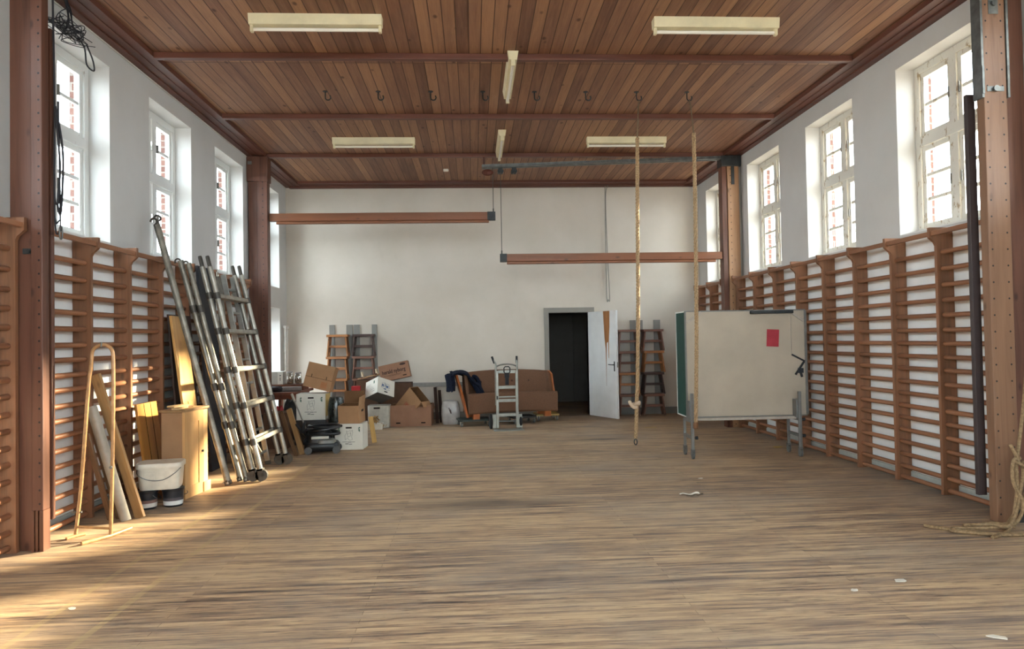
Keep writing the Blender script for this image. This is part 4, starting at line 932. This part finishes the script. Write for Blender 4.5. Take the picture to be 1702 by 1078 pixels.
def jar(x, y, z, s, label):
    t = thing('glass_jar', label, 'jar', (x, y, z), 0, 'glass jars')
    MB().lathe([(0, 0), (.05 * s, .002), (.058 * s, .02), (.058 * s, .13 * s), (.045 * s, .165 * s), (.042 * s, .18 * s)], (0, 0, 0), 20).build('glass', M_JAR, t, True)
    MB().lathe([(.046 * s, .18 * s), (.047 * s, .205 * s), (0, .207 * s)], (0, 0, 0), 20).build('lid', flat('dull_lid', '8e8a84', .4, .5), t, True)
    MB().lathe([(0, .01), (.048 * s, .012), (.05 * s, .075), (.02, .09), (0, .085)], (0, 0, 0), 14).build('contents', flat('brownish_contents', '8d6f58', .8, 0, .1, 40, .3), t, True)
jar(.39, -1.32, .801, 1.05, 'left glass jar on the flat brown chest'); jar(.53, -1.3, .801, .95, 'right glass jar on the flat brown chest')
jar(.475, -1.16, .801, .9, 'small glass jar behind the two front jars')
t = thing('roll', 'grey roll with a pink end lying on the front of the small table', 'roll', (.48, -1.70, .742), R(5))
MB().cyl((-.17, 0, 0), (.19, 0, 0), .04, 16).build('roll_body', flat('grey_fabric_roll', '8a817c', .8), t, True); MB().cyl((-.185, 0, 0), (-.165, 0, 0), .041, 16).build('pink_end', flat('pink_cloth', '9d5a5c', .8), t, True)
def lump(name, label, cat, c, s, mat, seed, part='cloth', seg=18, rough=.22):
    t = thing(name, label, cat, c); q = random.Random(seed); ph = [q.uniform(0, 6) for _ in range(8)]
    m = MB(); rings = []
    n = 9
    def pt(i, k):
        if i in (0, n): pass
        a = PI * i / n; b = 2 * PI * k / seg
        r = 1 + rough * (math.sin(3 * b + ph[0] + 2 * a) * .5 + math.sin(5 * b + ph[1] - 3 * a) * .35 + math.sin(7 * a + ph[2] + 2 * b) * .3)
        sa = max(0, math.sin(a)) ** .7
        return Vector((s[0] * sa * math.cos(b) * r, s[1] * sa * math.sin(b) * r, max(0, s[2] * (.5 - .5 * math.cos(a) * (1 if i in (0, n) else r)))))
    m.grid(lambda u, v: pt(round((v) * n), round(u * seg) % seg), seg, n)
    bmesh.ops.remove_doubles(m.bm, verts=m.bm.verts, dist=.0005)
    m.build(part, mat, t, True); return t
M_BLK = flat('black_plastic_sheet', '1f2022', .4, 0, .5, 14, .2, .4)
lump('dark_bundle', 'dark bundle of cloth on the left of the small table top', 'bundle', (.26, -1.72, .701), (.13, .09, .09), flat('dark_cloth', '2c2526', .9), 3)
lump('black_bag', 'crumpled black bag on the floor beside the table leg', 'bag', (.70, -2.45, 0), (.13, .15, .62), M_BLK, 5)
lump('red_bag', 'small red bag on the floor at the foot of the table', 'bag', (.46, -2.25, 0), (.075, .07, .50), flat('red_cloth', 'a03438', .7), 9)
lump('dark_bag', 'dark bag standing under the table behind the ladder', 'bag', (.40, -2.72, 0), (.15, .15, .42), flat('dark_cloth', '2c2526', .9), 12)
# boards leaning by the vacuum cleaner
for k, (bot, top, w_, mat, lab) in enumerate((((1.16, -4.02, 0), (.885, -3.72, .565), .05, M_PLK2, 'darker of two short boards leaning beside the vacuum cleaner'), ((1.22, -3.92, 0), (.965, -3.62, .585), .075, M_PLK, 'paler of two short boards leaning beside the vacuum cleaner'))):
    t, L = lean('short_board', lab, 'board', bot, top, (1, -.3, 0), 'boards beside the vacuum cleaner'); MB().box((0, 0, L / 2), (w_, .03, L), None, .003).build('board', mat, t)
t = carton('brown_carton', 'brown carton standing on the floor behind the two short boards', 'carton', place(.69, -3.15, 0, 4), .34, .4, .50, flat('dark_brown_card', '5b4232', .8), None, True, (), CG)
# vacuum cleaner
t = thing('vacuum_cleaner', 'black vacuum cleaner with coiled hose and steel wand on the floor', 'vacuum cleaner', (1.45, -3.78, 0), R(6))
M_VB = flat('black_vacuum_plastic', '131416', .4, 0, .4, 10, .1); M_VG = flat('grey_vacuum_plastic', '6f7069', .4, 0, .4, 10, .1)
loft(MB(), [[(x, y, z) for x, y in rrect(w_, d_, r)] for (w_, d_, r, z) in ((.40, .26, .08, .035), (.46, .30, .09, .06), (.46, .30, .09, .12), (.42, .27, .09, .15))]).build('base', M_VB, t, True)
loft(MB(), [[(x - .03, y, z) for x, y in rrect(w_, d_, r)] for (w_, d_, r, z) in ((.36, .24, .09, .15), (.35, .23, .09, .24), (.30, .2, .08, .29), (.2, .12, .05, .31))]).build('motor_housing', M_VB, t, True)
loft(MB(), [[(x + .06, y - .05, z) for x, y in rrect(w_, d_, r)] for (w_, d_, r, z) in ((.26, .2, .07, .14), (.24, .19, .07, .18), (.16, .12, .05, .205))]).build('lid', M_VG, t, True)
MB().b2((-.13, -.126, .20), (.10, -.118, .235), .003).build('chrome_band', flat('chrome_band', 'a8a69d', .3, .7), t)
for x, y in ((-.17, -.14), (.2, -.14), (-.17, .14), (.2, .14)):
    MB().cyl((x, y - .018, .05), (x, y + .018, .05), .05, 16).build('wheel', flat('grey_wheel', '4c4d4c', .5), t, True)
hs = []
for k in range(66):
    a = 2 * PI * k / 22 + .6; hs.append((.03 + .20 * math.cos(a), -.02 + .14 * math.sin(a), .245 + .045 * k / 22 + .03 * math.sin(a * .5 + 1)))
hs += [(-.18, -.17, .34), (-.22, -.12, .28), (-.24, -.05, .36), (-.22, 0, .42)]
MB().tube(smooth_path(hs, 2), .021, 8).build('hose', M_VB, t, True)
w0, w1 = Vector((-.42, .16, .80)), Vector((-.20, .0, .30))
MB().cyl(w0, w1, .011, 10).build('wand', flat('wand_steel', '9c9a92', .3, .7), t, True)
MB().cyl(w0, w0.lerp(w1, .2), .018, 10).build('wand_grip', flat('pale_grip', 'a59f92', .5), t, True)
MB().tube(smooth_path([w1, w1 + Vector((.02, -.02, -.06)), w1 + Vector((-.02, -.06, -.14)), w1 + Vector((.02, -.1, -.17))], 5), .022, 10).build('wand_joint', M_VB, t, True)
MB().tube(smooth_path([(-.34, .0, .40), (-.22, -.05, .26), (-.10, -.10, .25)], 5), .02, 8).build('suction_tube', M_VB, t, True)
# black crate, white mover carton, tilted brown carton
t = carton('black_crate', 'black crate on the floor carrying the left white printed carton', 'crate', place(1.115, -2.83, 0, 1), .46, .40, .355, M_BLK, M_BLK, True)
t = carton('white_carton', 'white printed moving carton raised on the black crate behind the vacuum cleaner', 'carton', place(1.115, -2.82, .361, 1.5), .42, .34, .38, M_WCARD, None, True, (), CG, [('F', 0, .325, .085, .022)])
mover_print(t, .42, .34, .38, 0)
MB().b2((.19, -.165, .0), (.225, .165, .379)).build('side_flap', flat('pale_yellow_card', 'c4a668', .8), t) if False else MB().b2((.2125, -.15, .05), (.222, .165, .375)).build('side_flap', flat('pale_yellow_card', 'c4a668', .8), t)
t = carton('brown_carton', 'brown carton tilted on top of the left white printed carton', 'carton', place(1.17, -2.74, .8, 2, -5, 14.5), .40, .34, .37, M_KR, None, True, (), CG)
print_on(t, 'F', .40, .34, [(-.198, .155, .198, .160), (-.115, .155, -.105, .205), (.105, .155, .115, .205)], flat('dark_card_slit', '3d2c1e', .9), 'flap_slits')
print_on(t, 'F', .40, .3415, [(.05, .03, .14, .12)], flat('orange_tape', 'a9724b', .7), 'tape_patch')
# front white carton with open brown carton on it
t = carton('white_carton', 'white printed moving carton on the floor in front, right of the vacuum cleaner', 'carton', place(1.785, -3.42, 0, -3), .39, .34, .355, M_WCARD, None, True, (), CG, [('F', 0, .305, .085, .022)])
mover_print(t, .39, .34, .355, 0)
t = carton('brown_carton', 'open brown carton standing on the front white printed carton', 'carton', place(1.795, -3.42, .361, -9, 5, 0), .30, .28, .26, M_KR, M_KRSHADE, False, [('B', 86, .17), ('R', 82, .12)], CG, [('R', .02, .17, .09, .03)])
t, L = lean('yellow_board', 'short yellow board slanting down right of the front white carton', 'board', (2.045, -2.98, .0), (1.985, -2.94, .385), (1, 0, .1)); MB().box((0, 0, L / 2), (.07, .018, L), None, .003).build('board', wood('yellow_pine', 'd1aa62', 'ab8444', 'Z', 10, .5, .05, False), t)
t = thing('dark_plastic_sack', 'see-through dark plastic sack between the white printed cartons', 'bag', (1.49, -2.98, 0))
q = random.Random(4)
MB().lathe([(0, 0), (.10, .005), (.12, .05), (.115, .3), (.125, .5), (.11, .64), (.095, .69), (.06, .685), (0, .62)], (0, 0, 0), 20).build('sack', flat('dark_green_plastic', '2c332f', .25, 0, .6, 16, .45, .6), t, True)
for k, (a, b_) in enumerate(((.3, .55), (1.0, .4), (-.4, .5))):
    pass
# tilted white carton, grey bin with shavings
t = thing('white_bin', 'low white bin with brown shavings under the tilted white carton', 'bin', (1.865, -1.05, 0), 0)
loft(MB(), [rr(.36, .30, .04, 0), rr(.37, .31, .04, .02), rr(.38, .32, .05, .385)]).build('body', flat('grey_white_plastic', 'b5b2a6', .5), t, True)
MB().b2((-.08, -.162, .33), (.03, -.155, .36), .004).build('hand_hole', M_HOLE, t)
t = thing('shavings_tray', 'white tray heaped with brown shavings in front of the low white bin', 'tray', (1.83, -1.38, 0))
loft(MB(), [rr(.26, .16, .03, 0), rr(.29, .19, .03, .10), rr(.27, .17, .03, .10), rr(.25, .15, .03, .04)]).build('tray', flat('dirty_white_plastic', 'd3ccbb', .4), t, True)
sh = MB(); q = random.Random(6)
for k in range(90):
    z = .06 + .16 * q.random(); r_ = .12 * (1 - (z - .06) / .22)
    sh.box((q.gauss(0, r_ * .6), q.gauss(0, r_ * .35), z), (q.uniform(.02, .06), .012, .004), (q.uniform(-1, 1), q.uniform(-1, 1), q.uniform(0, 3)))
so = sh.build('wood_shavings', wood('shaving_wood', 'c49a5c', '76552f', 'X', 30, .8, .1, False), t); so['kind'] = 'stuff'
t = carton('white_carton', 'white carton with blue print tipped on its edge above the low white bin', 'carton', place(1.87, -1.06, .515, 0, -27) @ Matrix.Rotation(R(43), 4, 'Z'), .36, .36, .29, M_WCARD, None, True, (), CG, [('F', 0, .05, .07, .02)])
print_on(t, 'L', .36, .36, [(-.14, .20, -.02, .206), (-.14, .18, -.05, .186), (-.05, .13, .06, .137), (-.02, .10, .08, .107), (-.10, .16, .02, .166), (.02, .06, .1, .066)], M_INKGR, 'print')
print_on(t, 'L', .36, .36, [(.06, .20, .09, .25)], M_INKG, 'corner_mark')
print_on(t, 'F', .36, .36, [[(-.10, .12), (-.08, .20), (-.03, .21), (-.02, .15), (-.07, .12), (-.1, .12)], [(-.02, .10), (.0, .20), (.06, .2), (.08, .14), (.04, .11)], [(-.06, .1), (.02, .08), (.08, .10)], [(-.07, .16), (.05, .17)], [(-.03, .22), (.02, .11)], (-.09, .14, -.05, .18), (.0, .13, .05, .17), (-.04, .09, .0, .11)], M_INKB, 'blue_picture')
MB().b2((-.176, -.176, -.004), (.176, .176, -.0005)).build('dark_underside', flat('dark_grey_plastic', '56524e', .6), t)
# red box, slatted wooden toy
t = carton('red_box', 'red box standing left of the tipped white carton', 'box', place(1.46, -1.04, 0, 6), .15, .2, .72, flat('bright_red_card', 'b52b2f', .6), None, True)
t = carton('brown_carton', 'brown carton hidden behind the open carton, carrying a slatted rack', 'carton', place(1.58, -.50, 0, 3), .38, .34, .80, flat('dark_brown_card', '5b4232', .8), None, True, (), CG)
t = thing('slatted_rack', 'small wooden rack with upright pegs lying above the red box', 'frame', M=place(1.615, -.56, .845, 8, 0, -12))
M_TOY = wood('toy_wood', 'a98560', '6f4e36', 'X', 12, .5, .1, False)
for yy in (-.09, .0, .09): MB().box((0, yy, .02), (.40, .045, .022), None, .003).build('slat', M_TOY, t)
for xx in (-.12, .14): MB().box((xx, 0, .038), (.035, .26, .02), None, .003).build('crosspiece', wood('dark_toy_wood', '6b4334', '452a20', 'Y', 12, .5, .1, False), t); 
for xx in (-.10, .16): MB().cyl((xx, -.06, .03), (xx, -.06, .13), .022, 12).build('peg', flat('pale_peg', 'c9b79a', .6), t, True)
# printed brown carton, open brown cartons
t = carton('dark_carton', 'dark brown carton on the floor carrying the printed carton by the back wall', 'carton', place(2.08, -.36, 0, 0), .60, .38, .73, flat('dark_brown_card', '5b4232', .8), None, True, (), CG)
t = carton('brown_carton', 'brown carton with big printed words leaning back against the wall', 'carton', place(2.115, -.50, .80, 2, -4, -11.5), .54, .34, .29, M_KR2, None, True, (), CG, [('F', .17, .045, .07, .016), ('F', -.19, .03, .07, .016)])
t_print = t
def text_on(t, s, size, u, z, d, mat, name, squash=1.0):
    cu = bpy.data.curves.new(name, 'FONT'); cu.body = s; cu.size = size; cu.align_x = 'CENTER'; cu.align_y = 'CENTER'; cu.extrude = .0006; cu.offset = .0028; cu.resolution_u = 3
    tmp = bpy.data.objects.new(name, cu); col.objects.link(tmp); dg = bpy.context.evaluated_depsgraph_get()
    me = bpy.data.meshes.new_from_object(tmp.evaluated_get(dg)); col.objects.unlink(tmp); bpy.data.objects.remove(tmp)
    me.materials.clear(); me.materials.append(mat)
    o = bpy.data.objects.new(name, me); col.objects.link(o); o.parent = t; o.location = (u, -d / 2 - .0012, z); o.rotation_euler = (PI / 2, 0, 0); o.scale = (squash, 1, 1); return o
text_on(t, 'herald nyborg', .095, -.01, .155, .34, flat('dark_brown_ink', '43302a', .8), 'printed_words', .80)
print_on(t, 'F', .54, .34, [(-.20, .092, .12, .096), (-.14, .078, .10, .082)], flat('dark_brown_ink', '43302a', .8), 'small_print_lines')
el = MB().lathe([(0, 0), (.055, 0), (.055, .0012), (0, .0012)], (.17, -.1702, .25), 24, Matrix.Rotation(PI / 2, 3, 'X') @ Matrix.Diagonal((1, .38, 1))).build('oval_emblem', flat('dark_brown_ink', '43302a', .8), t)
t = carton('brown_carton', 'wide open brown carton on the floor with its front flap hanging down', 'carton', place(2.42, -.85, 0, -2), .72, .46, .37, M_KR2, M_KRSHADE, False, [('R', -75, .10)], CG, [('F', -.22, .06, .075, .022), ('F', .22, .06, .075, .022)])
MB().box((.0, -.236, .27), (.31, .006, .20), None, .001).build('front_flap', M_KR2, t)
t = carton('brown_carton', 'open brown carton with a red stamp tipped inside the wide carton', 'carton', place(2.27, -.80, .20, -33) @ Matrix.Rotation(R(45), 4, 'Y'), .36, .24, .50, M_KR, M_KRSHADE, False, [('R', -20, .10)], CG, [('F', -.12, .05, .05, .018)])
print_on(t, 'F', .36, .24, [(-.06, .18, .06, .186), (-.06, .26, .06, .266), (-.06, .18, -.054, .266), (.054, .18, .06, .266), (-.04, .20, .04, .215), (-.04, .23, .02, .245)], M_INKR, 'red_stamp')
for k, (bx, by, tx, ty, h_, lab) in enumerate(((2.86, -.72, 2.80, -.25, .62, 'left of two dark boards leaning behind the pale bag'), (2.93, -.62, 2.88, -.2, .56, 'right of two dark boards leaning behind the pale bag'))):
    t, L = lean('dark_leaning_board', lab, 'board', (bx, by, 0), (tx, ty, h_), (1, 0, 0), 'dark boards by the sofa'); MB().box((0, 0, L / 2), (.06, .022, L), None, .003).build('board', wood('dark_board_wood', '3d2a22', '261a16', 'Z', 12, .5, .1, False), t)
t = thing('pale_bag', 'pale translucent plastic bag standing between the cartons and the sofa', 'bag', (3.11, -.86, 0), R(-4))
loft(MB(), [rr(.27, .22, .05, 0), rr(.31, .25, .06, .03), rr(.33, .26, .06, .18), rr(.31, .25, .06, .34), rr(.26, .20, .05, .41), rr(.15, .10, .03, .43)]).build('bag_body', flat('pale_grey_plastic', 'a9a6a1', .35, 0, .5, 9, .12, .5), t, True)
MB().tube(smooth_path([(-.02, -.131, .30), (.0, -.142, .24), (.02, -.145, .2), (.01, -.14, .27)], 5), .007, 6).build('tie', flat('dark_brown_ink', '43302a', .8), t, True)

# ================================================================== SOFA ON DOLLIES
M_SOFA = flat('brown_upholstery', '6f5341', .9, 0, .1, 60, .07, .2)
M_SOFAW = wood('orange_sofa_wood', 'ae6434', '874a24', 'Z', 12, .35, .05, False)
t = thing('sofa', 'curved brown upholstered sofa with orange wood ends raised on dollies', 'sofa', (4.12, -.78, .10), R(12))
HW = .80
def yc(x): return .20 * (x / HW) ** 2
def seatring(x):
    y = -yc(x)
    return [(x, y - .30, .11), (x, y - .33, .14), (x, y - .34, .42), (x, y - .325, .455), (x, y - .29, .468), (x, y - .05, .455), (x, y + .17, .44), (x, y + .20, .36), (x, y + .20, .12)]
n = 20; m = MB(); rings = [seatring(-HW + 2 * HW * k / n) for k in range(n + 1)]
loft(m, rings); m.build('seat', M_SOFA, t, True)
def backring(x):
    y = -yc(x) * 1.25; e = 1 - 1.6 * abs(x / HW) ** 2.2
    return [(x, y + .14, .43), (x, y + .165, .60), (x, y + .21, .80), (x, y + .225, .81 + .02 * e), (x, y + .27, .825 + .02 * e), (x, y + .31, .81), (x, y + .32, .74), (x, y + .27, .40), (x, y + .22, .20), (x, y + .18, .20)]
m = MB(); rings = [backring(-HW + 2 * HW * k / n) for k in range(n + 1)]; loft(m, rings); bo = m.build('backrest', M_SOFA, t, True)
for x in (-.45, -.15, .15, .45): MB().lathe([(0, .006), (.014, .003), (.017, 0)], (x, -yc(x) * 1.25 + .168, .64), 10, Matrix.Rotation(PI / 2, 3, 'X')).build('button', flat('dark_button', '4f3a2d', .9), bo, True)
# wing ends: upholstered taper and the orange board outside it
def endpiece(s):
    X = s * HW; y0 = -yc(HW)
    m = MB(); P = [(-.10, .40), (-.02, .60), (.06, .76), (.11, .80), (.2, .80), (.24, .42)]
    m.prism([(y0 + a, b) for a, b in P], X - .05 * (1 if s > 0 else -1) * 1 if False else min(X - s * .05, X), max(X - s * .05, X), Matrix(((0, 0, 1, 0), (1, 0, 0, 0), (0, 1, 0, 0), (0, 0, 0, 1))))
    m.build('wing', M_SOFA, t)
    o = MB(); M_ = Matrix(((0, s * .20 if s < 0 else s * .0, 1, 0), (1, 0, 0, 0), (0, 1, 0, 0), (0, 0, 0, 1)))
    off = -s * .0
    if s < 0:
        o.prism([(y0 - .28, .06), (y0 - .20, .06), (y0 + .26, .82), (y0 + .10, .80), (y0 - .16, .42)], X - .02 + .03, X + .03 - .055, Matrix(((0, -.16, 1, .0), (1, 0, 0, 0), (0, 1, 0, 0), (0, 0, 0, 1))))
    else:
        o.prism([(y0 - .14, .44), (y0 - .09, .44), (y0 + .22, .82), (y0 + .14, .815), (y0 - .02, .76)], X - .004, X + .016, Matrix(((0, 0, 1, 0), (1, 0, 0, 0), (0, 1, 0, 0), (0, 0, 0, 1))))
    o.build('wood_end', M_SOFAW, t)
endpiece(-1); endpiece(1)
for x, y in ((-.66, -.28), (.64, -.28), (-.66, .12), (.64, .12)):
    MB().b2((x - .06, y - .05 - yc(x), .025), (x + .06, y + .05 - yc(x), .115), .006).build('leg', M_SOFAW, t)
# dollies
def dolly(x, y, rz, w_, d_, label, plate, zt):
    t = thing('dolly', label, 'dolly', (x, y, 0), rz, 'furniture dollies under the sofa')
    MB().b2((-w_ / 2, -d_ / 2, zt - .03), (w_ / 2, d_ / 2, zt), .004).build('platform', plate, t)
    for sx_ in (-1, 1):
        for sy_ in (-1, 1):
            c = MB(); cx_, cy_ = sx_ * (w_ / 2 - .04), sy_ * (d_ / 2 - .04); c.cyl((cx_ - .014, cy_, .036), (cx_ + .014, cy_, .036), .036, 14)
            o = c.build('castor', flat('castor_grey', '5d5c58', .5), t)
            f = MB(); f.b2((cx_ - .024, cy_ - .015, .03), (cx_ - .018, cy_ + .015, zt - .03)); f.b2((cx_ + .018, cy_ - .015, .03), (cx_ + .024, cy_ + .015, zt - .03)); f.build('fork', flat('bright_steel', 'b9b5a6', .35, .5), o)
M_DGP = flat('dark_green_platform', '3c4440', .6)
dolly(3.52, -1.17, R(10), .56, .42, 'grey-green dolly under the left end of the sofa', M_DGP, .124)
dolly(4.38, -.90, R(14), .44, .40, 'dark dolly under the middle of the sofa behind the hand truck', flat('dark_platform', '33302d', .6), .124)
dolly(4.86, -.55, R(4), .42, .42, 'dolly with a yellow wooden platform under the right end of the sofa', wood('yellow_pine_plate', 'b89a58', '8d713a', 'X', 10, .5, .05, False), .124)
# jacket over the left end
t = thing('jacket', 'dark blue jacket thrown over the left end of the sofa', 'jacket', (3.30, -.95, .80), R(8))
q = random.Random(2)
def jk(u, v):
    # u across the fold (outside -> over the top -> down onto the seat), v along the arm
    s = u * 1.0
    if s < .30: x = -.17 + .05 * math.sin(8 * v); z = -.22 + .3 * s / .30 * 1.0 + .04 * v
    elif s < .5: a = (s - .30) / .20; x = -.17 + .25 * a; z = .08 + .045 * math.sin(PI * a) + .0 * v
    else: a = (s - .5) / .5; x = .08 + .24 * a; z = .08 - .36 * a ** 1.15
    y = -.20 + .42 * v - .10 * max(0, u - .5)
    f = .018 * math.sin(13 * v + 4 * u) + .014 * math.sin(22 * v - 7 * u + 1) + .012 * math.sin(17 * u)
    return Vector((1.25 * x + f * .6, 1.25 * y + .03 * math.sin(9 * u), z + f + .02 * math.sin(6 * v)))
m = MB(); m.grid(jk, 34, 22, .028); m.build('cloth', flat('dark_blue_cloth', '171c2b', .85, 0, .15, 30, .25, .3), t, True)
sl = MB(); sl.tube(smooth_path([(.16, -.14, .02), (.22, -.22, -.10), (.28, -.27, -.22), (.33, -.30, -.27), (.38, -.27, -.28)], 5), [.05] * 5 * 1 if False else .045, 10); sl.build('sleeve', flat('dark_blue_cloth', '171c2b', .85), t, True)
MB().tube(smooth_path([(.2, .10, .03), (.27, .06, .03), (.32, .0, -.05), (.33, -.04, -.14)], 5), .04, 10).build('collar', flat('dark_blue_cloth', '171c2b', .85), t, True)

# ================================================================== HAND TRUCK
t = thing('hand_truck', 'grey aluminium hand truck standing upright in front of the sofa', 'hand truck', (4.085, -1.80, 0), R(4))
M_HT = flat('hand_truck_aluminium', '8f9088', .35, .45, .5, 9, .1)
for s in (-1, 1):
    MB().b2((s * .165 - .022, -.02, .03), (s * .165 + .022, .02, .98), .006).build('rail', M_HT, t)
    MB().tube([(s * .185, .045, .40), (s * .185, .045, .98), (s * .18, .03, 1.04)], .013, 8).build('rear_tube', M_HT, t, True)
    MB().tube(smooth_path([(s * .178, .03, .96), (s * .178, .035, 1.08), (s * .20 if s < 0 else s * .178, .05, 1.13), (s * (.235 if s < 0 else .18), .07, 1.20)], 4), .014, 10).build('handle_tube', M_HT, t, True)
    MB().tube([(s * (.198 if s < 0 else .178), .052, 1.10), (s * (.24 if s < 0 else .181), .072, 1.215)], .019, 10).build('grip', flat('black_grip', '222325', .6), t, True)
    k = MB(); k.b2((s * .20 - .05, .0, .02), (s * .20 + .05, .02, .25), .004); k.build('wheel_guard', M_HT, t)
    wm = MB(); wm.lathe([(.0, -.022), (.07, -.024), (.105, -.026), (.125, -.012), (.125, .012), (.105, .026), (.07, .024), (0, .022)], (s * .225 if s > 0 else -.27, .10, .125), 26, Matrix.Rotation(PI / 2, 3, 'Y')); wm.build('wheel', flat('black_tyre', '1e1f20', .7), t, True)
MB().cyl((-.26, .10, .125), (.24, .10, .125), .012, 10).build('axle', M_STEEL, t)
for z, hh in ((.24, .026), (.48, .026), (.54, .012), (.70, .026), (.96, .026)): MB().b2((-.145, -.014, z - hh), (.145, .014, z + hh), .004).build('crossbar', M_HT, t)
MB().tube(smooth_path([(-.165, .03, 1.05), (-.1, .03, 1.075), (0, .03, 1.085), (.1, .03, 1.075), (.165, .03, 1.05)], 4), .012, 8).build('top_bow', M_HT, t, True)
MB().b2((-.25, -.26, .0), (.25, .0, .012), .003).build('toe_plate', M_HT, t)
rl = MB(); rl.tube([(.05 * sx_, -.03, z) for sx_, z in ((-1, .955), (-1, 1.02), (-.6, 1.045), (.6, 1.045), (1, 1.02), (1, .955), (.6, .935), (-.6, .935))], .010, 8, True); rl.b2((-.04, -.03, .86), (.04, .0, .94), .006); rl.b2((-.03, -.025, .74), (.03, .0, .86), .004); rl.build('release_handle', flat('black_grip', '222325', .6), t)
lb = MB().b2((-.18, -.03, .50), (-.155, -.02, .56)).build('clip', flat('black_grip', '222325', .6), t)

# ================================================================== TREES OUTSIDE THE RIGHT WINDOWS
def tree(x, y, top, r, label, seed):
    t = thing('tree', label, 'tree', (x, y, -.13), 0, 'trees outside the right windows')
    q = random.Random(seed)
    tr = MB(); tr.tube([(0, 0, 0), (.03, .02, top * .4), (0, .05, top * .75)], [.09, .07, .03], 8)
    for k in range(7):
        a = q.uniform(0, 6.28); z = top * q.uniform(.4, .7); tr.tube([(0, .03, z), (r * .6 * math.cos(a), r * .6 * math.sin(a), z + q.uniform(.2, .5))], [.03, .01], 6)
    tr.build('trunk', flat('tree_bark', '5b4d3e', .9), t, True)
    lv = MB()
    for k in range(1500):
        a = q.uniform(0, 6.28); u = q.uniform(-1, 1); d_ = q.random() ** .4; c = Vector((r * d_ * math.sqrt(1 - u * u) * math.cos(a), r * d_ * math.sqrt(1 - u * u) * math.sin(a), top * .68 + top * .32 * u * d_))
        M_ = Euler((q.uniform(0, 6), q.uniform(0, 6), q.uniform(0, 6))).to_matrix(); s_ = q.uniform(.05, .10)
        vs = [lv.bm.verts.new(c + M_ @ Vector(p)) for p in ((0, -s_, 0), (s_ * .5, 0, .01), (0, s_, 0), (-s_ * .5, 0, .01))]; lv.bm.faces.new(vs)
    lv.build('leaves', flat('tree_leaves', '55663a', .7, 0, .2, 3, .2), t)
tree(12.4, -1.3, 3.55, .75, 'small leafy tree outside the near right window', 1)
tree(14.0, 4.0, 4.4, 1.3, 'leafy tree outside the second right window', 2)
tree(13.5, 7.5, 3.7, 1.2, 'leafy tree outside the third right window', 3)
